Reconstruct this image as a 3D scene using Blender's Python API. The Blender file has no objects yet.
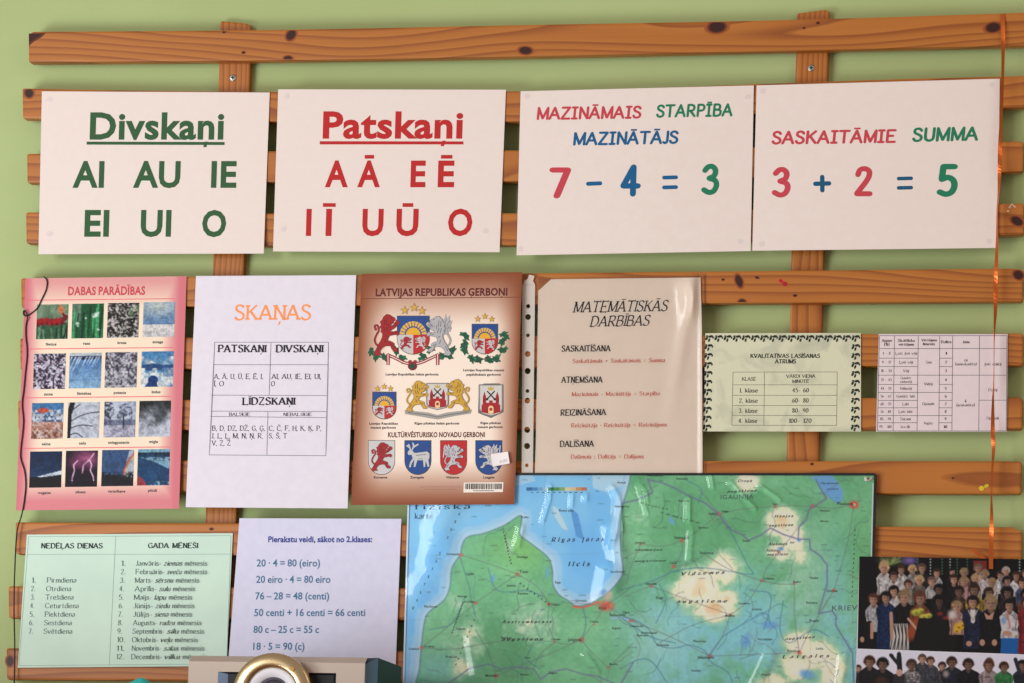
import bpy, bmesh, math, random, unicodedata
import numpy as np
from mathutils import Matrix, Vector

SC = bpy.context.scene
COL = SC.collection
random.seed(4)

# ---------------------------------------------------------------- camera
F_PX, YAW, PITCH, ROLL = 3924.14, -0.187505, 0.158470, 0.0257563
CAM = np.array([0.453808, -4.794110, -0.386422 + 1.75])
cy, sy, cp, sp, cr, sr = (math.cos(YAW), math.sin(YAW), math.cos(PITCH), math.sin(PITCH),
                          math.cos(ROLL), math.sin(ROLL))
_r0 = np.array([cy, -sy, 0.0])
_u0 = np.array([-sp * sy, -sp * cy, cp])
C_R = cr * _r0 + sr * _u0
C_U = -sr * _r0 + cr * _u0
C_F = np.array([cp * sy, cp * cy, sp])
cam_data = bpy.data.cameras.new('camera')
cam_data.sensor_width = 36.0
cam_data.lens = F_PX / 1024 * 36.0
cam_data.clip_end = 60
cam = bpy.data.objects.new('camera', cam_data)
COL.objects.link(cam)
m = Matrix.Identity(4)
for i in range(3):
    m[i][0], m[i][1], m[i][2], m[i][3] = C_R[i], C_U[i], -C_F[i], CAM[i]
cam.matrix_world = m
SC.camera = cam

# ---------------------------------------------------------------- light and exposure
SC.view_settings.view_transform = 'Standard'
SC.view_settings.look = 'None'
SC.view_settings.gamma = 1.0
SC.view_settings.use_curve_mapping = False
SC.view_settings.exposure = 0.0

world = bpy.data.worlds.new('room_ambience')
SC.world = world
world.use_nodes = True
world.node_tree.nodes['Background'].inputs[0].default_value = (1.0, 0.87, 0.81, 1)
world.node_tree.nodes['Background'].inputs[1].default_value = 0.45


def area(name, loc, target, sx, sz, power, colour):
    l = bpy.data.lights.new(name, 'AREA')
    l.shape = 'RECTANGLE'
    l.size, l.size_y, l.energy, l.color = sx, sz, power, colour
    o = bpy.data.objects.new(name, l)
    COL.objects.link(o)
    o.location = loc
    o.rotation_euler = (Vector(target) - Vector(loc)).to_track_quat('-Z', 'Y').to_euler()
    return o


area('window_daylight', (-2.5, -2.3, 1.0), (-0.6, 0, 2.0), 1.3, 1.1, 62, (0.90, 0.97, 1.0))
area('far_window', (-3.45, -5.6, 2.5), (-0.3, 0, 2.0), 1.7, 1.7, 108, (0.97, 0.98, 1.0))
area('warm_fill', (1.4, -1.7, 3.1), (0.0, 0, 2.3), 1.0, 1.0, 6, (1.0, 0.80, 0.60))  # added weak warm fill, tints the upper right of the wall


# ---------------------------------------------------------------- placing: a point of the wall plane y = -depth
def W(pts, depth):
    """photo points (n x 2) -> world points lying `depth` metres in front of the wall"""
    p = np.asarray(pts, float).reshape(-1, 2)
    d = C_F[None, :] + C_R[None, :] * ((p[:, :1] - 512) / F_PX) + C_U[None, :] * ((341.5 - p[:, 1:]) / F_PX)
    t = (-np.broadcast_to(depth, (len(p),)) - CAM[1]) / d[:, 1]
    return CAM[None, :] + d * t[:, None]


def lin(c):
    c = np.asarray(c, float) / 255.0
    return np.where(c <= 0.04045, c / 12.92, ((c + 0.055) / 1.055) ** 2.4)


# ---------------------------------------------------------------- materials
_mats = {}


def mat(rgb, rough=0.75, metal=0.0, spec=0.3, name=None):
    key = (tuple(rgb), rough, metal, spec)
    if key in _mats:
        return _mats[key]
    M = bpy.data.materials.new(name or 'print_%d_%d_%d' % tuple(int(x) for x in rgb))
    M.use_nodes = True
    b = M.node_tree.nodes['Principled BSDF']
    b.inputs['Base Color'].default_value = (*lin(rgb), 1)
    b.inputs['Roughness'].default_value = rough
    b.inputs['Metallic'].default_value = metal
    b.inputs['Specular IOR Level'].default_value = spec
    _mats[key] = M
    return M


def nodes(M):
    return M.node_tree.nodes, M.node_tree.links


def print_mat(name, rough=0.6, spec=0.3, bump=0.0):
    M = bpy.data.materials.new(name)
    M.use_nodes = True
    n, l = nodes(M)
    b = n['Principled BSDF']
    a = n.new('ShaderNodeAttribute')
    a.attribute_name = 'ink'
    l.new(a.outputs['Color'], b.inputs['Base Color'])
    b.inputs['Roughness'].default_value = rough
    b.inputs['Specular IOR Level'].default_value = spec
    return M


def paper_mat(name, rgb, rgb2=None, scale=60, rough=0.8, spec=0.2, marble=False):
    M = bpy.data.materials.new(name)
    M.use_nodes = True
    n, l = nodes(M)
    b = n['Principled BSDF']
    tc = n.new('ShaderNodeTexCoord')
    no = n.new('ShaderNodeTexNoise')
    no.inputs['Scale'].default_value = scale
    no.inputs['Detail'].default_value = 4
    if marble:
        no.inputs['Distortion'].default_value = 1.2
    l.new(tc.outputs['Object'], no.inputs['Vector'])
    r = n.new('ShaderNodeValToRGB')
    r.color_ramp.elements[0].position = 0.3
    r.color_ramp.elements[1].position = 0.52 if marble else 0.7
    r.color_ramp.elements[0].color = (*lin(rgb2 or [x - 2.5 for x in rgb]), 1)
    r.color_ramp.elements[1].color = (*lin(rgb), 1)
    l.new(no.outputs['Fac'], r.inputs['Fac'])
    l.new(r.outputs['Color'], b.inputs['Base Color'])
    b.inputs['Roughness'].default_value = rough
    b.inputs['Specular IOR Level'].default_value = spec
    return M


def wood_mat(name, axis):
    M = bpy.data.materials.new(name)
    M.use_nodes = True
    n, l = nodes(M)
    b = n['Principled BSDF']
    tc = n.new('ShaderNodeTexCoord')
    oi = n.new('ShaderNodeObjectInfo')
    add = n.new('ShaderNodeVectorMath')
    add.operation = 'ADD'
    mulr = n.new('ShaderNodeVectorMath')
    mulr.operation = 'SCALE'
    mulr.inputs['Scale'].default_value = 9.0
    cmb = n.new('ShaderNodeCombineXYZ')
    for k in range(3):
        l.new(oi.outputs['Random'], cmb.inputs[k])
    l.new(cmb.outputs[0], mulr.inputs[0])
    l.new(tc.outputs['Object'], add.inputs[0])
    l.new(mulr.outputs[0], add.inputs[1])
    mp = n.new('ShaderNodeMapping')
    mp.inputs['Scale'].default_value = (1.1, 9, 9) if axis == 'x' else (9, 9, 1.1)
    l.new(add.outputs[0], mp.inputs['Vector'])
    # growth rings running along the board, bent by a slow noise
    n1 = n.new('ShaderNodeTexNoise')
    n1.inputs['Scale'].default_value = 1.0
    n1.inputs['Detail'].default_value = 1.5
    l.new(mp.outputs[0], n1.inputs['Vector'])
    sep = n.new('ShaderNodeSeparateXYZ')
    l.new(add.outputs[0], sep.inputs[0])
    mul = n.new('ShaderNodeMath')
    mul.operation = 'MULTIPLY'
    mul.inputs[1].default_value = 16.0
    l.new(n1.outputs['Fac'], mul.inputs[0])
    mul2 = n.new('ShaderNodeMath')
    mul2.operation = 'MULTIPLY_ADD'
    mul2.inputs[1].default_value = 62.0 if axis == 'x' else 150.0
    l.new(sep.outputs[2 if axis == 'x' else 0], mul2.inputs[0])
    l.new(mul.outputs[0], mul2.inputs[2])
    fr = n.new('ShaderNodeMath')
    fr.operation = 'FRACT'
    l.new(mul2.outputs[0], fr.inputs[0])
    r = n.new('ShaderNodeValToRGB')
    e = r.color_ramp.elements
    e[0].position, e[0].color = 0.0, (*lin((182, 112, 44)), 1)
    e[1].position, e[1].color = 1.0, (*lin((176, 106, 41)), 1)
    for q, c in ((.55, (174, 104, 40)), (.84, (152, 85, 31)), (.93, (143, 78, 28))):
        k = e.new(q)
        k.color = (*lin(c), 1)
    l.new(fr.outputs[0], r.inputs['Fac'])
    # fine fibres
    mp2 = n.new('ShaderNodeMapping')
    mp2.inputs['Scale'].default_value = (6, 400, 400) if axis == 'x' else (400, 400, 6)
    l.new(add.outputs[0], mp2.inputs['Vector'])
    n2 = n.new('ShaderNodeTexNoise')
    n2.inputs['Scale'].default_value = 1.0
    n2.inputs['Detail'].default_value = 3
    l.new(mp2.outputs[0], n2.inputs['Vector'])
    r2 = n.new('ShaderNodeValToRGB')
    r2.color_ramp.elements[0].color = (0.82, 0.82, 0.82, 1)
    r2.color_ramp.elements[1].color = (1.12, 1.12, 1.12, 1)
    l.new(n2.outputs['Fac'], r2.inputs['Fac'])
    mx = n.new('ShaderNodeMix')
    mx.data_type = 'RGBA'
    mx.blend_type = 'MULTIPLY'
    mx.inputs['Factor'].default_value = 0.7
    l.new(r.outputs[0], mx.inputs['A'])
    l.new(r2.outputs[0], mx.inputs['B'])
    l.new(mx.outputs['Result'], b.inputs['Base Color'])
    b.inputs['Roughness'].default_value = 0.42
    b.inputs['Specular IOR Level'].default_value = 0.35
    return M


# ---------------------------------------------------------------- objects
def link(name, me, parent=None):
    o = bpy.data.objects.new(name, me)
    COL.objects.link(o)
    if parent is not None:
        o.parent = parent
    return o


def origin(parent):
    v = np.zeros(3)
    while parent is not None:
        v = v + np.array(parent.location)
        parent = parent.parent
    return v


def mesh(name, verts, faces, mats, parent=None, idx=None, smooth=False):
    me = bpy.data.meshes.new(name)
    v = np.asarray(verts, float).reshape(-1, 3) - origin(parent)
    me.from_pydata(v.tolist(), [], [tuple(int(i) for i in f) for f in faces])
    for M in (mats if isinstance(mats, (list, tuple)) else [mats]):
        me.materials.append(M)
    if idx is not None:
        me.polygons.foreach_set('material_index', idx)
    if smooth:
        me.polygons.foreach_set('use_smooth', [True] * len(me.polygons))
    me.update()
    return link(name, me, parent)


def bm_obj(name, bm, mats, parent=None, smooth=False):
    bmesh.ops.recalc_face_normals(bm, faces=bm.faces[:])
    off = Vector(origin(parent))
    for v in bm.verts:
        v.co -= off
    me = bpy.data.meshes.new(name)
    bm.to_mesh(me)
    bm.free()
    for M in (mats if isinstance(mats, (list, tuple)) else [mats]):
        me.materials.append(M)
    if smooth:
        for p in me.polygons:
            p.use_smooth = True
    return link(name, me, parent)


def thing(name, label, cat, loc, group=None):
    o = bpy.data.objects.new(name, None)
    COL.objects.link(o)
    o.empty_display_size = 0.05
    o.location = tuple(float(x) for x in loc)
    o['label'], o['category'] = label, cat
    if group:
        o['group'] = group
    return o


def tag(o, label, cat, group=None):
    o['label'], o['category'] = label, cat
    if group:
        o['group'] = group
    return o


def prism(name, outline, y0, y1, M, parent, bev=0.0025, seg=2):
    """outline: world (x, z) pairs; a board between y0 (back) and y1 (front) with eased edges"""
    bm = bmesh.new()
    a = [bm.verts.new((x, y1, z)) for x, z in outline]
    b = [bm.verts.new((x, y0, z)) for x, z in outline]
    bm.faces.new(a)
    bm.faces.new(b[::-1])
    n = len(a)
    for i in range(n):
        bm.faces.new((a[i], b[i], b[(i + 1) % n], a[(i + 1) % n]))
    bmesh.ops.recalc_face_normals(bm, faces=bm.faces[:])
    if bev:
        es = [e for e in bm.edges if all(v in a for v in e.verts)]
        bmesh.ops.bevel(bm, geom=es, offset=bev, segments=seg, affect='EDGES', profile=0.6)
    return bm_obj(name, bm, M, parent)


def tube(name, pts, rad, M, parent=None, seg=8, flat=1.0):
    """round tube along world points"""
    pts = [Vector(p) for p in pts]
    bm = bmesh.new()
    rings = []
    up = Vector((0, -1, 0))
    for i, p in enumerate(pts):
        t = (pts[min(i + 1, len(pts) - 1)] - pts[max(i - 1, 0)]).normalized()
        s = t.cross(up).normalized()
        q = s.cross(t).normalized()
        r = rad[i] if isinstance(rad, (list, tuple)) else rad
        rings.append([bm.verts.new(p + s * (math.cos(6.28318 * k / seg) * r) + q * (math.sin(6.28318 * k / seg) * r * flat))
                      for k in range(seg)])
    for a, b in zip(rings, rings[1:]):
        for k in range(seg):
            bm.faces.new((a[k], a[(k + 1) % seg], b[(k + 1) % seg], b[k]))
    bm.faces.new(rings[0][::-1])
    bm.faces.new(rings[-1])
    return bm_obj(name, bm, M, parent, smooth=True)


def crom(pts, n=5, closed=False):
    p = [np.array(q, float) for q in pts]
    out = []
    N = len(p)
    rng = range(N) if closed else range(N - 1)
    for i in rng:
        if closed:
            a, b, c, d = p[(i - 1) % N], p[i], p[(i + 1) % N], p[(i + 2) % N]
        else:
            b, c = p[i], p[i + 1]
            a = p[i - 1] if i > 0 else 2 * b - c
            d = p[i + 2] if i + 2 < N else 2 * c - b
        for k in range(n):
            t = k / n
            out.append(0.5 * ((2 * b) + (c - a) * t + (2 * a - 5 * b + 4 * c - d) * t * t + (3 * b - a - 3 * c + d) * t ** 3))
    if not closed:
        out.append(p[-1])
    return np.array(out)


# ---------------------------------------------------------------- lettering
# skeleton letters on a cap height of 10: straight strokes, ~ smooth, @ smooth and closed, * a dot
SK = {
 'A': '0 0,3.6 10,7.4 0;1.4 3.4,6 3.4',
 'B': '.8 0,.8 10;~.8 10,3.6 10,5.2 9.3,5.6 7.7,5 6,3.4 5.4,.8 5.4;~.8 5.4,3.8 5.4,6 4.5,6.4 2.8,5.7 .8,3.8 0,.8 0',
 'C': '~6.6 8,5.6 9.4,4 10,2 9.3,.7 7.5,.2 5,.7 2.5,2 .7,4 0,5.6 .6,6.8 2',
 'D': '.8 0,.8 10;~.8 10,3.5 10,5.8 8.9,7 6.8,7.2 5,7 3.2,5.8 1.1,3.5 0,.8 0',
 'E': '.8 0,.8 10;.8 10,6 10;.8 5.2,4.6 5.2;.8 0,6.2 0',
 'F': '.8 0,.8 10;.8 10,6 10;.8 5.2,4.6 5.2',
 'G': '~6.4 8,5.4 9.4,4 10,2 9.3,.7 7.5,.2 5,.7 2.5,2 .7,4 0,5.6 .4,6.6 1.2;6.6 1,6.6 4.4,4.6 4.4',
 'H': '.8 0,.8 10;6.6 0,6.6 10;.8 5.2,6.6 5.2',
 'I': '.8 0,.8 10',
 'J': '3 10,3 2.6;~3 2.6,2.7 .9,1.5 0,.2 .8',
 'K': '.8 0,.8 10;6.4 10,.9 4.4;2.6 6,6.8 0',
 'L': '.8 0,.8 10;.8 0,6 0',
 'M': '.8 0,.8 10;.8 10,4.5 .5,8.2 10;8.2 10,8.2 0',
 'N': '.8 0,.8 10;.8 10,6.6 0;6.6 0,6.6 10',
 'O': '@3.9 10,1.8 9.3,.5 7.4,.2 5,.5 2.6,1.8 .7,3.9 0,6 .7,7.3 2.6,7.6 5,7.3 7.4,6 9.3',
 'P': '.8 0,.8 10;~.8 10,3.6 10,5.4 9.2,5.9 7.4,5.3 5.6,3.6 4.8,.8 4.8',
 'R': '.8 0,.8 10;~.8 10,3.6 10,5.4 9.2,5.9 7.4,5.3 5.6,3.6 4.8,.8 4.8;2.8 4.8,6.6 0',
 'S': '~5.4 8.3,4.6 9.5,3 10,1.3 9.5,.7 8,1.2 6.5,3 5.4,4.8 4.3,5.6 2.6,5 .8,3 0,1.2 .5,.4 1.9',
 'T': '3.5 0,3.5 10;.2 10,6.8 10',
 'U': '.8 10,.8 3.6;~.8 3.6,1.3 1.2,3.6 0,5.9 1.2,6.4 3.6;6.4 3.6,6.4 10',
 'V': '0 10,3.6 0,7.2 10', 'Z': '.5 10,6.2 10,.3 0,6.3 0',
 'a': '~.8 5.4,2 6.6,3.4 6.4,4.2 5.2;4.2 5.2,4.2 1;~4.2 3.9,2 3.4,.6 2.4,.6 .9,1.8 0,3.2 .4,4.2 1.4',
 'b': '.8 10,.8 0;~.8 5,2.2 6.5,3.9 6.3,5 4.8,5 1.8,3.9 .2,2.2 0,.8 1',
 'c': '~4.6 5.4,3.6 6.5,2 6.4,.7 5,.5 3.2,.8 1.4,2.2 .1,3.6 .2,4.8 1.4',
 'd': '4.6 10,4.6 0;~4.6 5.2,3.4 6.5,1.8 6.3,.6 4.8,.5 3,.8 1.3,2 0,3.4 .2,4.6 1.4',
 'e': '.6 3.7,4.8 3.7;~4.8 3.7,4.5 5.5,2.9 6.6,1.2 5.8,.5 3.4,1 1.2,2.6 0,4 .4,4.9 1.6',
 'f': '~3.8 9.5,2.8 10,1.8 9.2,1.6 7.5;1.6 7.5,1.6 0;.3 6.4,3.4 6.4',
 'g': '@2.4 6.5,.8 5.6,.7 3.8,2.3 2.6,4 3.5,4.1 5.5;~3.6 6.2,4.8 6.4;~2 2.6,1 1.6,1.6 .8,4 .4,4.8 -.9,3.8 -2.4,1.8 -2.6,.5 -1.7,.9 -.3,2 .6',
 'h': '.8 10,.8 0;~.8 4.8,2.4 6.5,3.9 6.2,4.4 4.8;4.4 4.8,4.4 0',
 'i': '.8 6.5,.8 0;*.8 8.8', 'j': '1.4 6.5,1.4 -1;~1.4 -1,1 -2.6,-.2 -2.6;*1.4 8.8',
 'k': '.8 10,.8 0;4.4 6.4,.9 2.8;2.2 4,4.9 0', 'l': '.8 10,.8 0',
 'm': '.8 6.5,.8 0;~.8 4.8,2.2 6.5,3.6 6.2,4 4.8;4 4.8,4 0;~4 4.8,5.4 6.5,6.8 6.2,7.2 4.8;7.2 4.8,7.2 0',
 'n': '.8 6.5,.8 0;~.8 4.8,2.4 6.5,3.9 6.2,4.4 4.8;4.4 4.8,4.4 0',
 'o': '@2.7 6.6,1.1 5.7,.5 3.3,1.1 .9,2.7 0,4.3 .9,4.9 3.3,4.3 5.7',
 'p': '.8 6.5,.8 -3;~.8 5,2.2 6.5,3.9 6.3,5 4.8,5 1.8,3.9 .2,2.2 0,.8 1',
 'r': '.8 6.5,.8 0;~.8 4.4,2 6.2,3.5 6.2',
 's': '~3.8 5.3,3 6.4,1.8 6.6,.8 5.8,.8 4.6,2.2 3.6,3.7 2.6,4 1.4,3.2 .2,1.8 0,.6 .6,.4 1.6',
 't': '1.6 8.4,1.6 1.2;~1.6 1.2,2 .1,3.4 .4;.3 6.4,3.2 6.4',
 'u': '.8 6.5,.8 1.8;~.8 1.8,1.4 .2,3 .2,4.4 1.6;4.4 6.5,4.4 0',
 'v': '0 6.5,2.4 0,4.8 6.5', 'z': '.4 6.4,4.3 6.4,.4 .1,4.5 .1',
 '0': '@2.6 10,1 8.6,.4 5,1 1.4,2.6 0,4.2 1.4,4.8 5,4.2 8.6', '1': '.9 8.6,2.6 10,2.6 0',
 '2': '~.6 7.6,1.2 9.4,2.8 10,4.4 9.2,4.6 7.4,3.6 5,.4 .2;.4 .1,5 .1',
 '3': '~.6 8.4,1.8 9.8,3.4 9.8,4.4 8.4,4 6.4,2.2 5.4;~2.2 5.4,4.3 4.6,4.9 2.8,4 .6,2.2 0,.4 1',
 '4': '3.6 0,3.6 10,.3 3,5.2 3', '5': '4.7 10,1.3 10,.9 5.4;~.9 5.4,2.8 6.1,4.4 5,4.8 3,4 .8,2.2 0,.4 .8',
 '6': '~4.2 9.6,2.4 8.8,.9 6.4,.5 3.4,1.2 .8,2.7 0,4.2 .9,4.8 3,4.1 5.2,2.7 5.9,1 4.8',
 '7': '.4 10,4.8 10,1.8 0',
 '8': '@2.6 10,1 9.2,.9 7.2,2.6 5.5,4.4 3.6,4.6 1.4,2.6 0,.6 1.4,.8 3.6,2.6 5.5,4.2 7.2,4.2 9.2',
 '9': '~1 .4,2.8 1.2,4.2 3.4,4.7 6.4,4 9.2,2.5 10,1 9.2,.4 7,1 5,2.4 4.2,4.2 5.2',
 '.': '*.8 .5', ',': '1 .8,.4 -1.6', ':': '*.8 .6;*.8 5.6', '-': '.4 3.4,3.2 3.4', '=': '.4 6,5 6;.4 3,5 3',
 '+': '.4 4.5,5.2 4.5;2.8 7,2.8 2', '(': '~2.6 11,1.2 8,1.2 2,2.6 -1.6', ')': '~.4 11,1.8 8,1.8 2,.4 -1.6',
 '%': '@1.6 10,.5 7.6,1.6 5.2,2.7 7.6;@6 4.8,4.9 2.4,6 0,7.1 2.4;5.8 10,1.8 0', '·': '*.8 4.4',
}
COMIC_I = '2.2 0,2.2 10;.4 10,4 10;.4 0,4 0'
PEN = {  # thick, thin, serif length
 'serif': (1.5, .72, 3.5), 'serifb': (2.5, .95, 4.2), 'serifs': (1.25, .6, 2.4), 'serifm': (2.0, .6, 2.2), 'comic': (2.0, 2.0, 0), 'slab': (1.6, 1.15, 3.4), 'hair': (1.0, .7, 0),
}
_glyphs = {}


def pen_glyph(ch, style):
    key = (ch, style)
    if key in _glyphs:
        return _glyphs[key]
    thick, thin, ser = PEN[style]
    xk = 1.0 if style == 'comic' else (1.16 if ch.isupper() else 1.08)
    if ch.islower():
        ser *= .66
    code = COMIC_I if (ch == 'I' and style == 'comic') else SK.get(ch, SK['-'])
    polys = []
    xs = []

    def wid(d):
        t = math.atan2(d[1], d[0]) % math.pi
        return thin + (thick - thin) * abs(math.sin(t - math.radians(20))) ** 1.6

    def disc(c, r, n=8):
        polys.append([(c[0] + r * math.cos(6.2832 * k / n), c[1] + r * math.sin(6.2832 * k / n)) for k in range(n)])
    for s in code.split(';'):
        mode = s[0] if s[0] in '~@*' else ''
        P = [tuple(float(v) * (xk if j == 0 else 1) for j, v in enumerate(q.split())) for q in s.lstrip('~@*').split(',')]
        xs += [q[0] for q in P]
        if mode == '*':
            disc(P[0], max(thick * .62, .75))
            continue
        n = 2 if len(P) > 9 else 3
        if mode == '~':
            pts = crom(P, n)
        elif mode == '@':
            pts = crom(P, n, True)
            pts = np.vstack([pts, pts[:1]])
        else:
            pts = np.array(P)
        if mode:
            d = np.gradient(pts, axis=0)
            if mode == '@':
                d[0] = d[-1] = pts[1] - pts[-2]
            L, R = [], []
            for q, e in zip(pts, d):
                e = e / (np.hypot(*e) + 1e-9)
                w = wid(e) / 2
                L.append((q[0] - e[1] * w, q[1] + e[0] * w))
                R.append((q[0] + e[1] * w, q[1] - e[0] * w))
            for i in range(len(pts) - 1):
                polys.append([L[i], L[i + 1], R[i + 1], R[i]])
            if style == 'comic' and mode == '~':
                disc(pts[0], thick / 2)
                disc(pts[-1], thick / 2)
        else:
            for i in range(len(pts) - 1):
                a, b = pts[i], pts[i + 1]
                e = (b - a) / np.hypot(*(b - a))
                w = wid(e) / 2
                if ser == 0 and style != 'comic':
                    pass
                polys.append([(a[0] - e[1] * w, a[1] + e[0] * w), (b[0] - e[1] * w, b[1] + e[0] * w),
                              (b[0] + e[1] * w, b[1] - e[0] * w), (a[0] + e[1] * w, a[1] - e[0] * w)])
                if style == 'comic':
                    disc(a, w)
                    disc(b, w)
            if ser:
                for q, o in ((pts[0], pts[1]), (pts[-1], pts[-2])):
                    steep = abs(q[1] - o[1]) > 1.2 * abs(q[0] - o[0])
                    y = q[1]
                    if steep and (abs(y) < .2 or y > 9.8 or abs(y - 6.5) < .2 or abs(y + 3) < .1):
                        sl = ser * (0.5 if (y > 6 and ch.islower()) else 1)
                        x0 = q[0] - ser / 2
                        if y > 0.5:
                            polys.append([(x0, y), (x0 + sl, y), (x0 + sl, y - thin), (x0, y - thin)])
                        else:
                            polys.append([(x0, y), (x0 + ser, y), (x0 + ser, y + thin), (x0, y + thin)])
                    elif not steep and abs(q[1] - o[1]) < .1 and ch in 'EFLTZ':
                        polys.append([(q[0] - thin / 2, y - 1.1), (q[0] + thin / 2, y - 1.1), (q[0] + thin / 2, y + 1.1), (q[0] - thin / 2, y + 1.1)])
    lo, hi = min(xs), max(xs)
    adv = hi + (thick / 2 + 1.05 if ser else thick / 2 + .85)
    g = ([np.array(p) / 10 for p in polys], adv / 10, (lo + hi) / 20)
    _glyphs[key] = g
    return g


def _font_mesh(s, off):
    c = bpy.data.curves.new('glyph', 'FONT')
    c.body, c.size, c.offset, c.resolution_u = s, 1.0, off, 3
    o = bpy.data.objects.new('glyph', c)
    me = bpy.data.meshes.new_from_object(o)
    v = np.array([w.co[:2] for w in me.vertices]) if len(me.vertices) else np.zeros((0, 2))
    f = [tuple(p.vertices) for p in me.polygons]
    bpy.data.objects.remove(o)
    bpy.data.curves.remove(c)
    bpy.data.meshes.remove(me)
    return v, f


_CAPH = float(_font_mesh('H', 0)[0][:, 1].max())
SANS = {'sans': 0.0, 'sansm': 0.011, 'sansb': 0.029}


def sans_glyph(ch, style):
    key = (ch, style)
    if key in _glyphs:
        return _glyphs[key]
    off = SANS[style]
    v, f = _font_mesh(ch, off)
    a = _font_mesh('H' + ch + 'H', 0)[0]
    b = _font_mesh('HH', 0)[0]
    adv = (np.ptp(a[:, 0]) - np.ptp(b[:, 0])) / _CAPH + 1.3 * off
    v = v / _CAPH
    polys = [v[list(q)] for q in f]
    cx = (v[:, 0].min() + v[:, 0].max()) / 2 if len(v) else 0
    g = (polys, adv, cx)
    _glyphs[key] = g
    return g


def layout(s, style, shear=0.0, track=0.0):
    """-> polygons with cap height 1 and baseline 0, overall width"""
    out = []
    x = 0.0
    font = sans_glyph if style in SANS else pen_glyph
    wt = {'sans': .09, 'sansm': .11, 'sansb': .15, 'serif': .07, 'serifb': .08, 'serifs': .07, 'serifm': .07, 'comic': .15, 'slab': .1, 'hair': .08}[style]
    for ch in s:
        if ch == ' ':
            x += (.6 if style in PEN else .36) + track
            continue
        if ch == '–' and style not in SANS:
            ch = '-'
        d = unicodedata.normalize('NFD', ch)
        base = d[0]
        polys, adv, cx = font(base, style)
        for p in polys:
            out.append(np.asarray(p) + [x, 0])
        top = 1.0 if (base.isupper() or base in 'klbdfh') else .68
        c = x + cx
        for mk in d[1:]:
            if mk == '\u0304':
                hw = (.25 if style in SANS else .19) if base in 'IiLl' else .23
                out.append(np.array([(c - hw, top + .12), (c + hw, top + .12), (c + hw, top + .12 + wt), (c - hw, top + .12 + wt)]))
            elif mk == '\u030c':
                for sg in (-1, 1):
                    out.append(np.array([(c - .05, top + .1), (c + .05, top + .1), (c + sg * .2 + .05, top + .28), (c + sg * .2 - .05, top + .28)]))
            elif mk == '\u0327':
                if base == 'g':
                    out.append(np.array([(c - .05, top + .08), (c + .07, top + .08), (c + .1, top + .3), (c + .02, top + .3)]))
                else:
                    out.append(np.array([(c - .03, -.12), (c + .09, -.12), (c + .03, -.34), (c - .09, -.34)]))
        x += adv + track
    if shear:
        for p in out:
            p[:, 0] += shear * p[:, 1]
    lo = min(p[:, 0].min() for p in out)
    hi = max(p[:, 0].max() for p in out)
    for p in out:
        p[:, 0] -= lo
    return out, hi - lo


class Ink:
    """printed shapes on a paper: polygons in photo points, each colour a material"""

    def __init__(self, rough=0.75):
        self.p, self.c, self.rough = [], [], rough

    def poly(self, pts, col):
        self.p.append(np.asarray(pts, float))
        self.c.append(tuple(col))
        return self

    def text(self, s, x0, x1, y, h, col, style='sans', y1=None, shear=0.0, lean=.03, track=0.0):
        ps, w = layout(s, style, shear, track)
        y1 = y if y1 is None else y1
        for p in ps:
            t = p[:, 0] / w
            self.poly(np.stack([x0 + t * (x1 - x0) + lean * h * p[:, 1], y + t * (y1 - y) - h * p[:, 1]], 1), col)
        return self

    def line(self, pts, w, col):
        pts = np.asarray(pts, float)
        d = np.gradient(pts, axis=0)
        d /= np.hypot(d[:, 0], d[:, 1])[:, None] + 1e-9
        n = np.stack([-d[:, 1], d[:, 0]], 1) * (w / 2 if np.isscalar(w) else np.asarray(w)[:, None] / 2)
        for i in range(len(pts) - 1):
            self.poly([pts[i] + n[i], pts[i + 1] + n[i + 1], pts[i + 1] - n[i + 1], pts[i] - n[i]], col)
        return self

    def ell(self, cx, cy, rx, ry, col, ang=0.0, n=14, a0=0, a1=360):
        ca, sa = math.cos(ang), math.sin(ang)
        q = []
        for k in range(n if a1 - a0 >= 360 else n + 1):
            t = math.radians(a0 + (a1 - a0) * k / n)
            x, y = rx * math.cos(t), ry * math.sin(t)
            q.append((cx + x * ca - y * sa, cy + x * sa + y * ca))
        return self.poly(q, col)

    def star(self, cx, cy, r, col, n=5):
        return self.poly([(cx + (r if k % 2 == 0 else r * .42) * math.sin(math.pi * k / n),
                           cy - (r if k % 2 == 0 else r * .42) * math.cos(math.pi * k / n)) for k in range(2 * n)], col)

    def build(self, name, paper, parent, layer=1):
        cols = list(dict.fromkeys(self.c))
        one = len(cols) == 1
        F, I = [], []
        k = 0
        allp = np.vstack(self.p)
        lifts = []
        for z, p in enumerate(self.p):  # each shape a hair above the one before
            lifts.append(np.full(len(p), 0.00016 * layer + (8e-6 * (z % 6) if one else 4e-6 * z)))
        P3 = paper.P(allp, np.concatenate(lifts))
        for p, c in zip(self.p, self.c):
            F.append(tuple(range(k, k + len(p))))
            k += len(p)
            I.append(cols.index(c))
        return mesh(name, P3, F, [mat(c, self.rough) for c in cols], parent, I)


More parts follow.
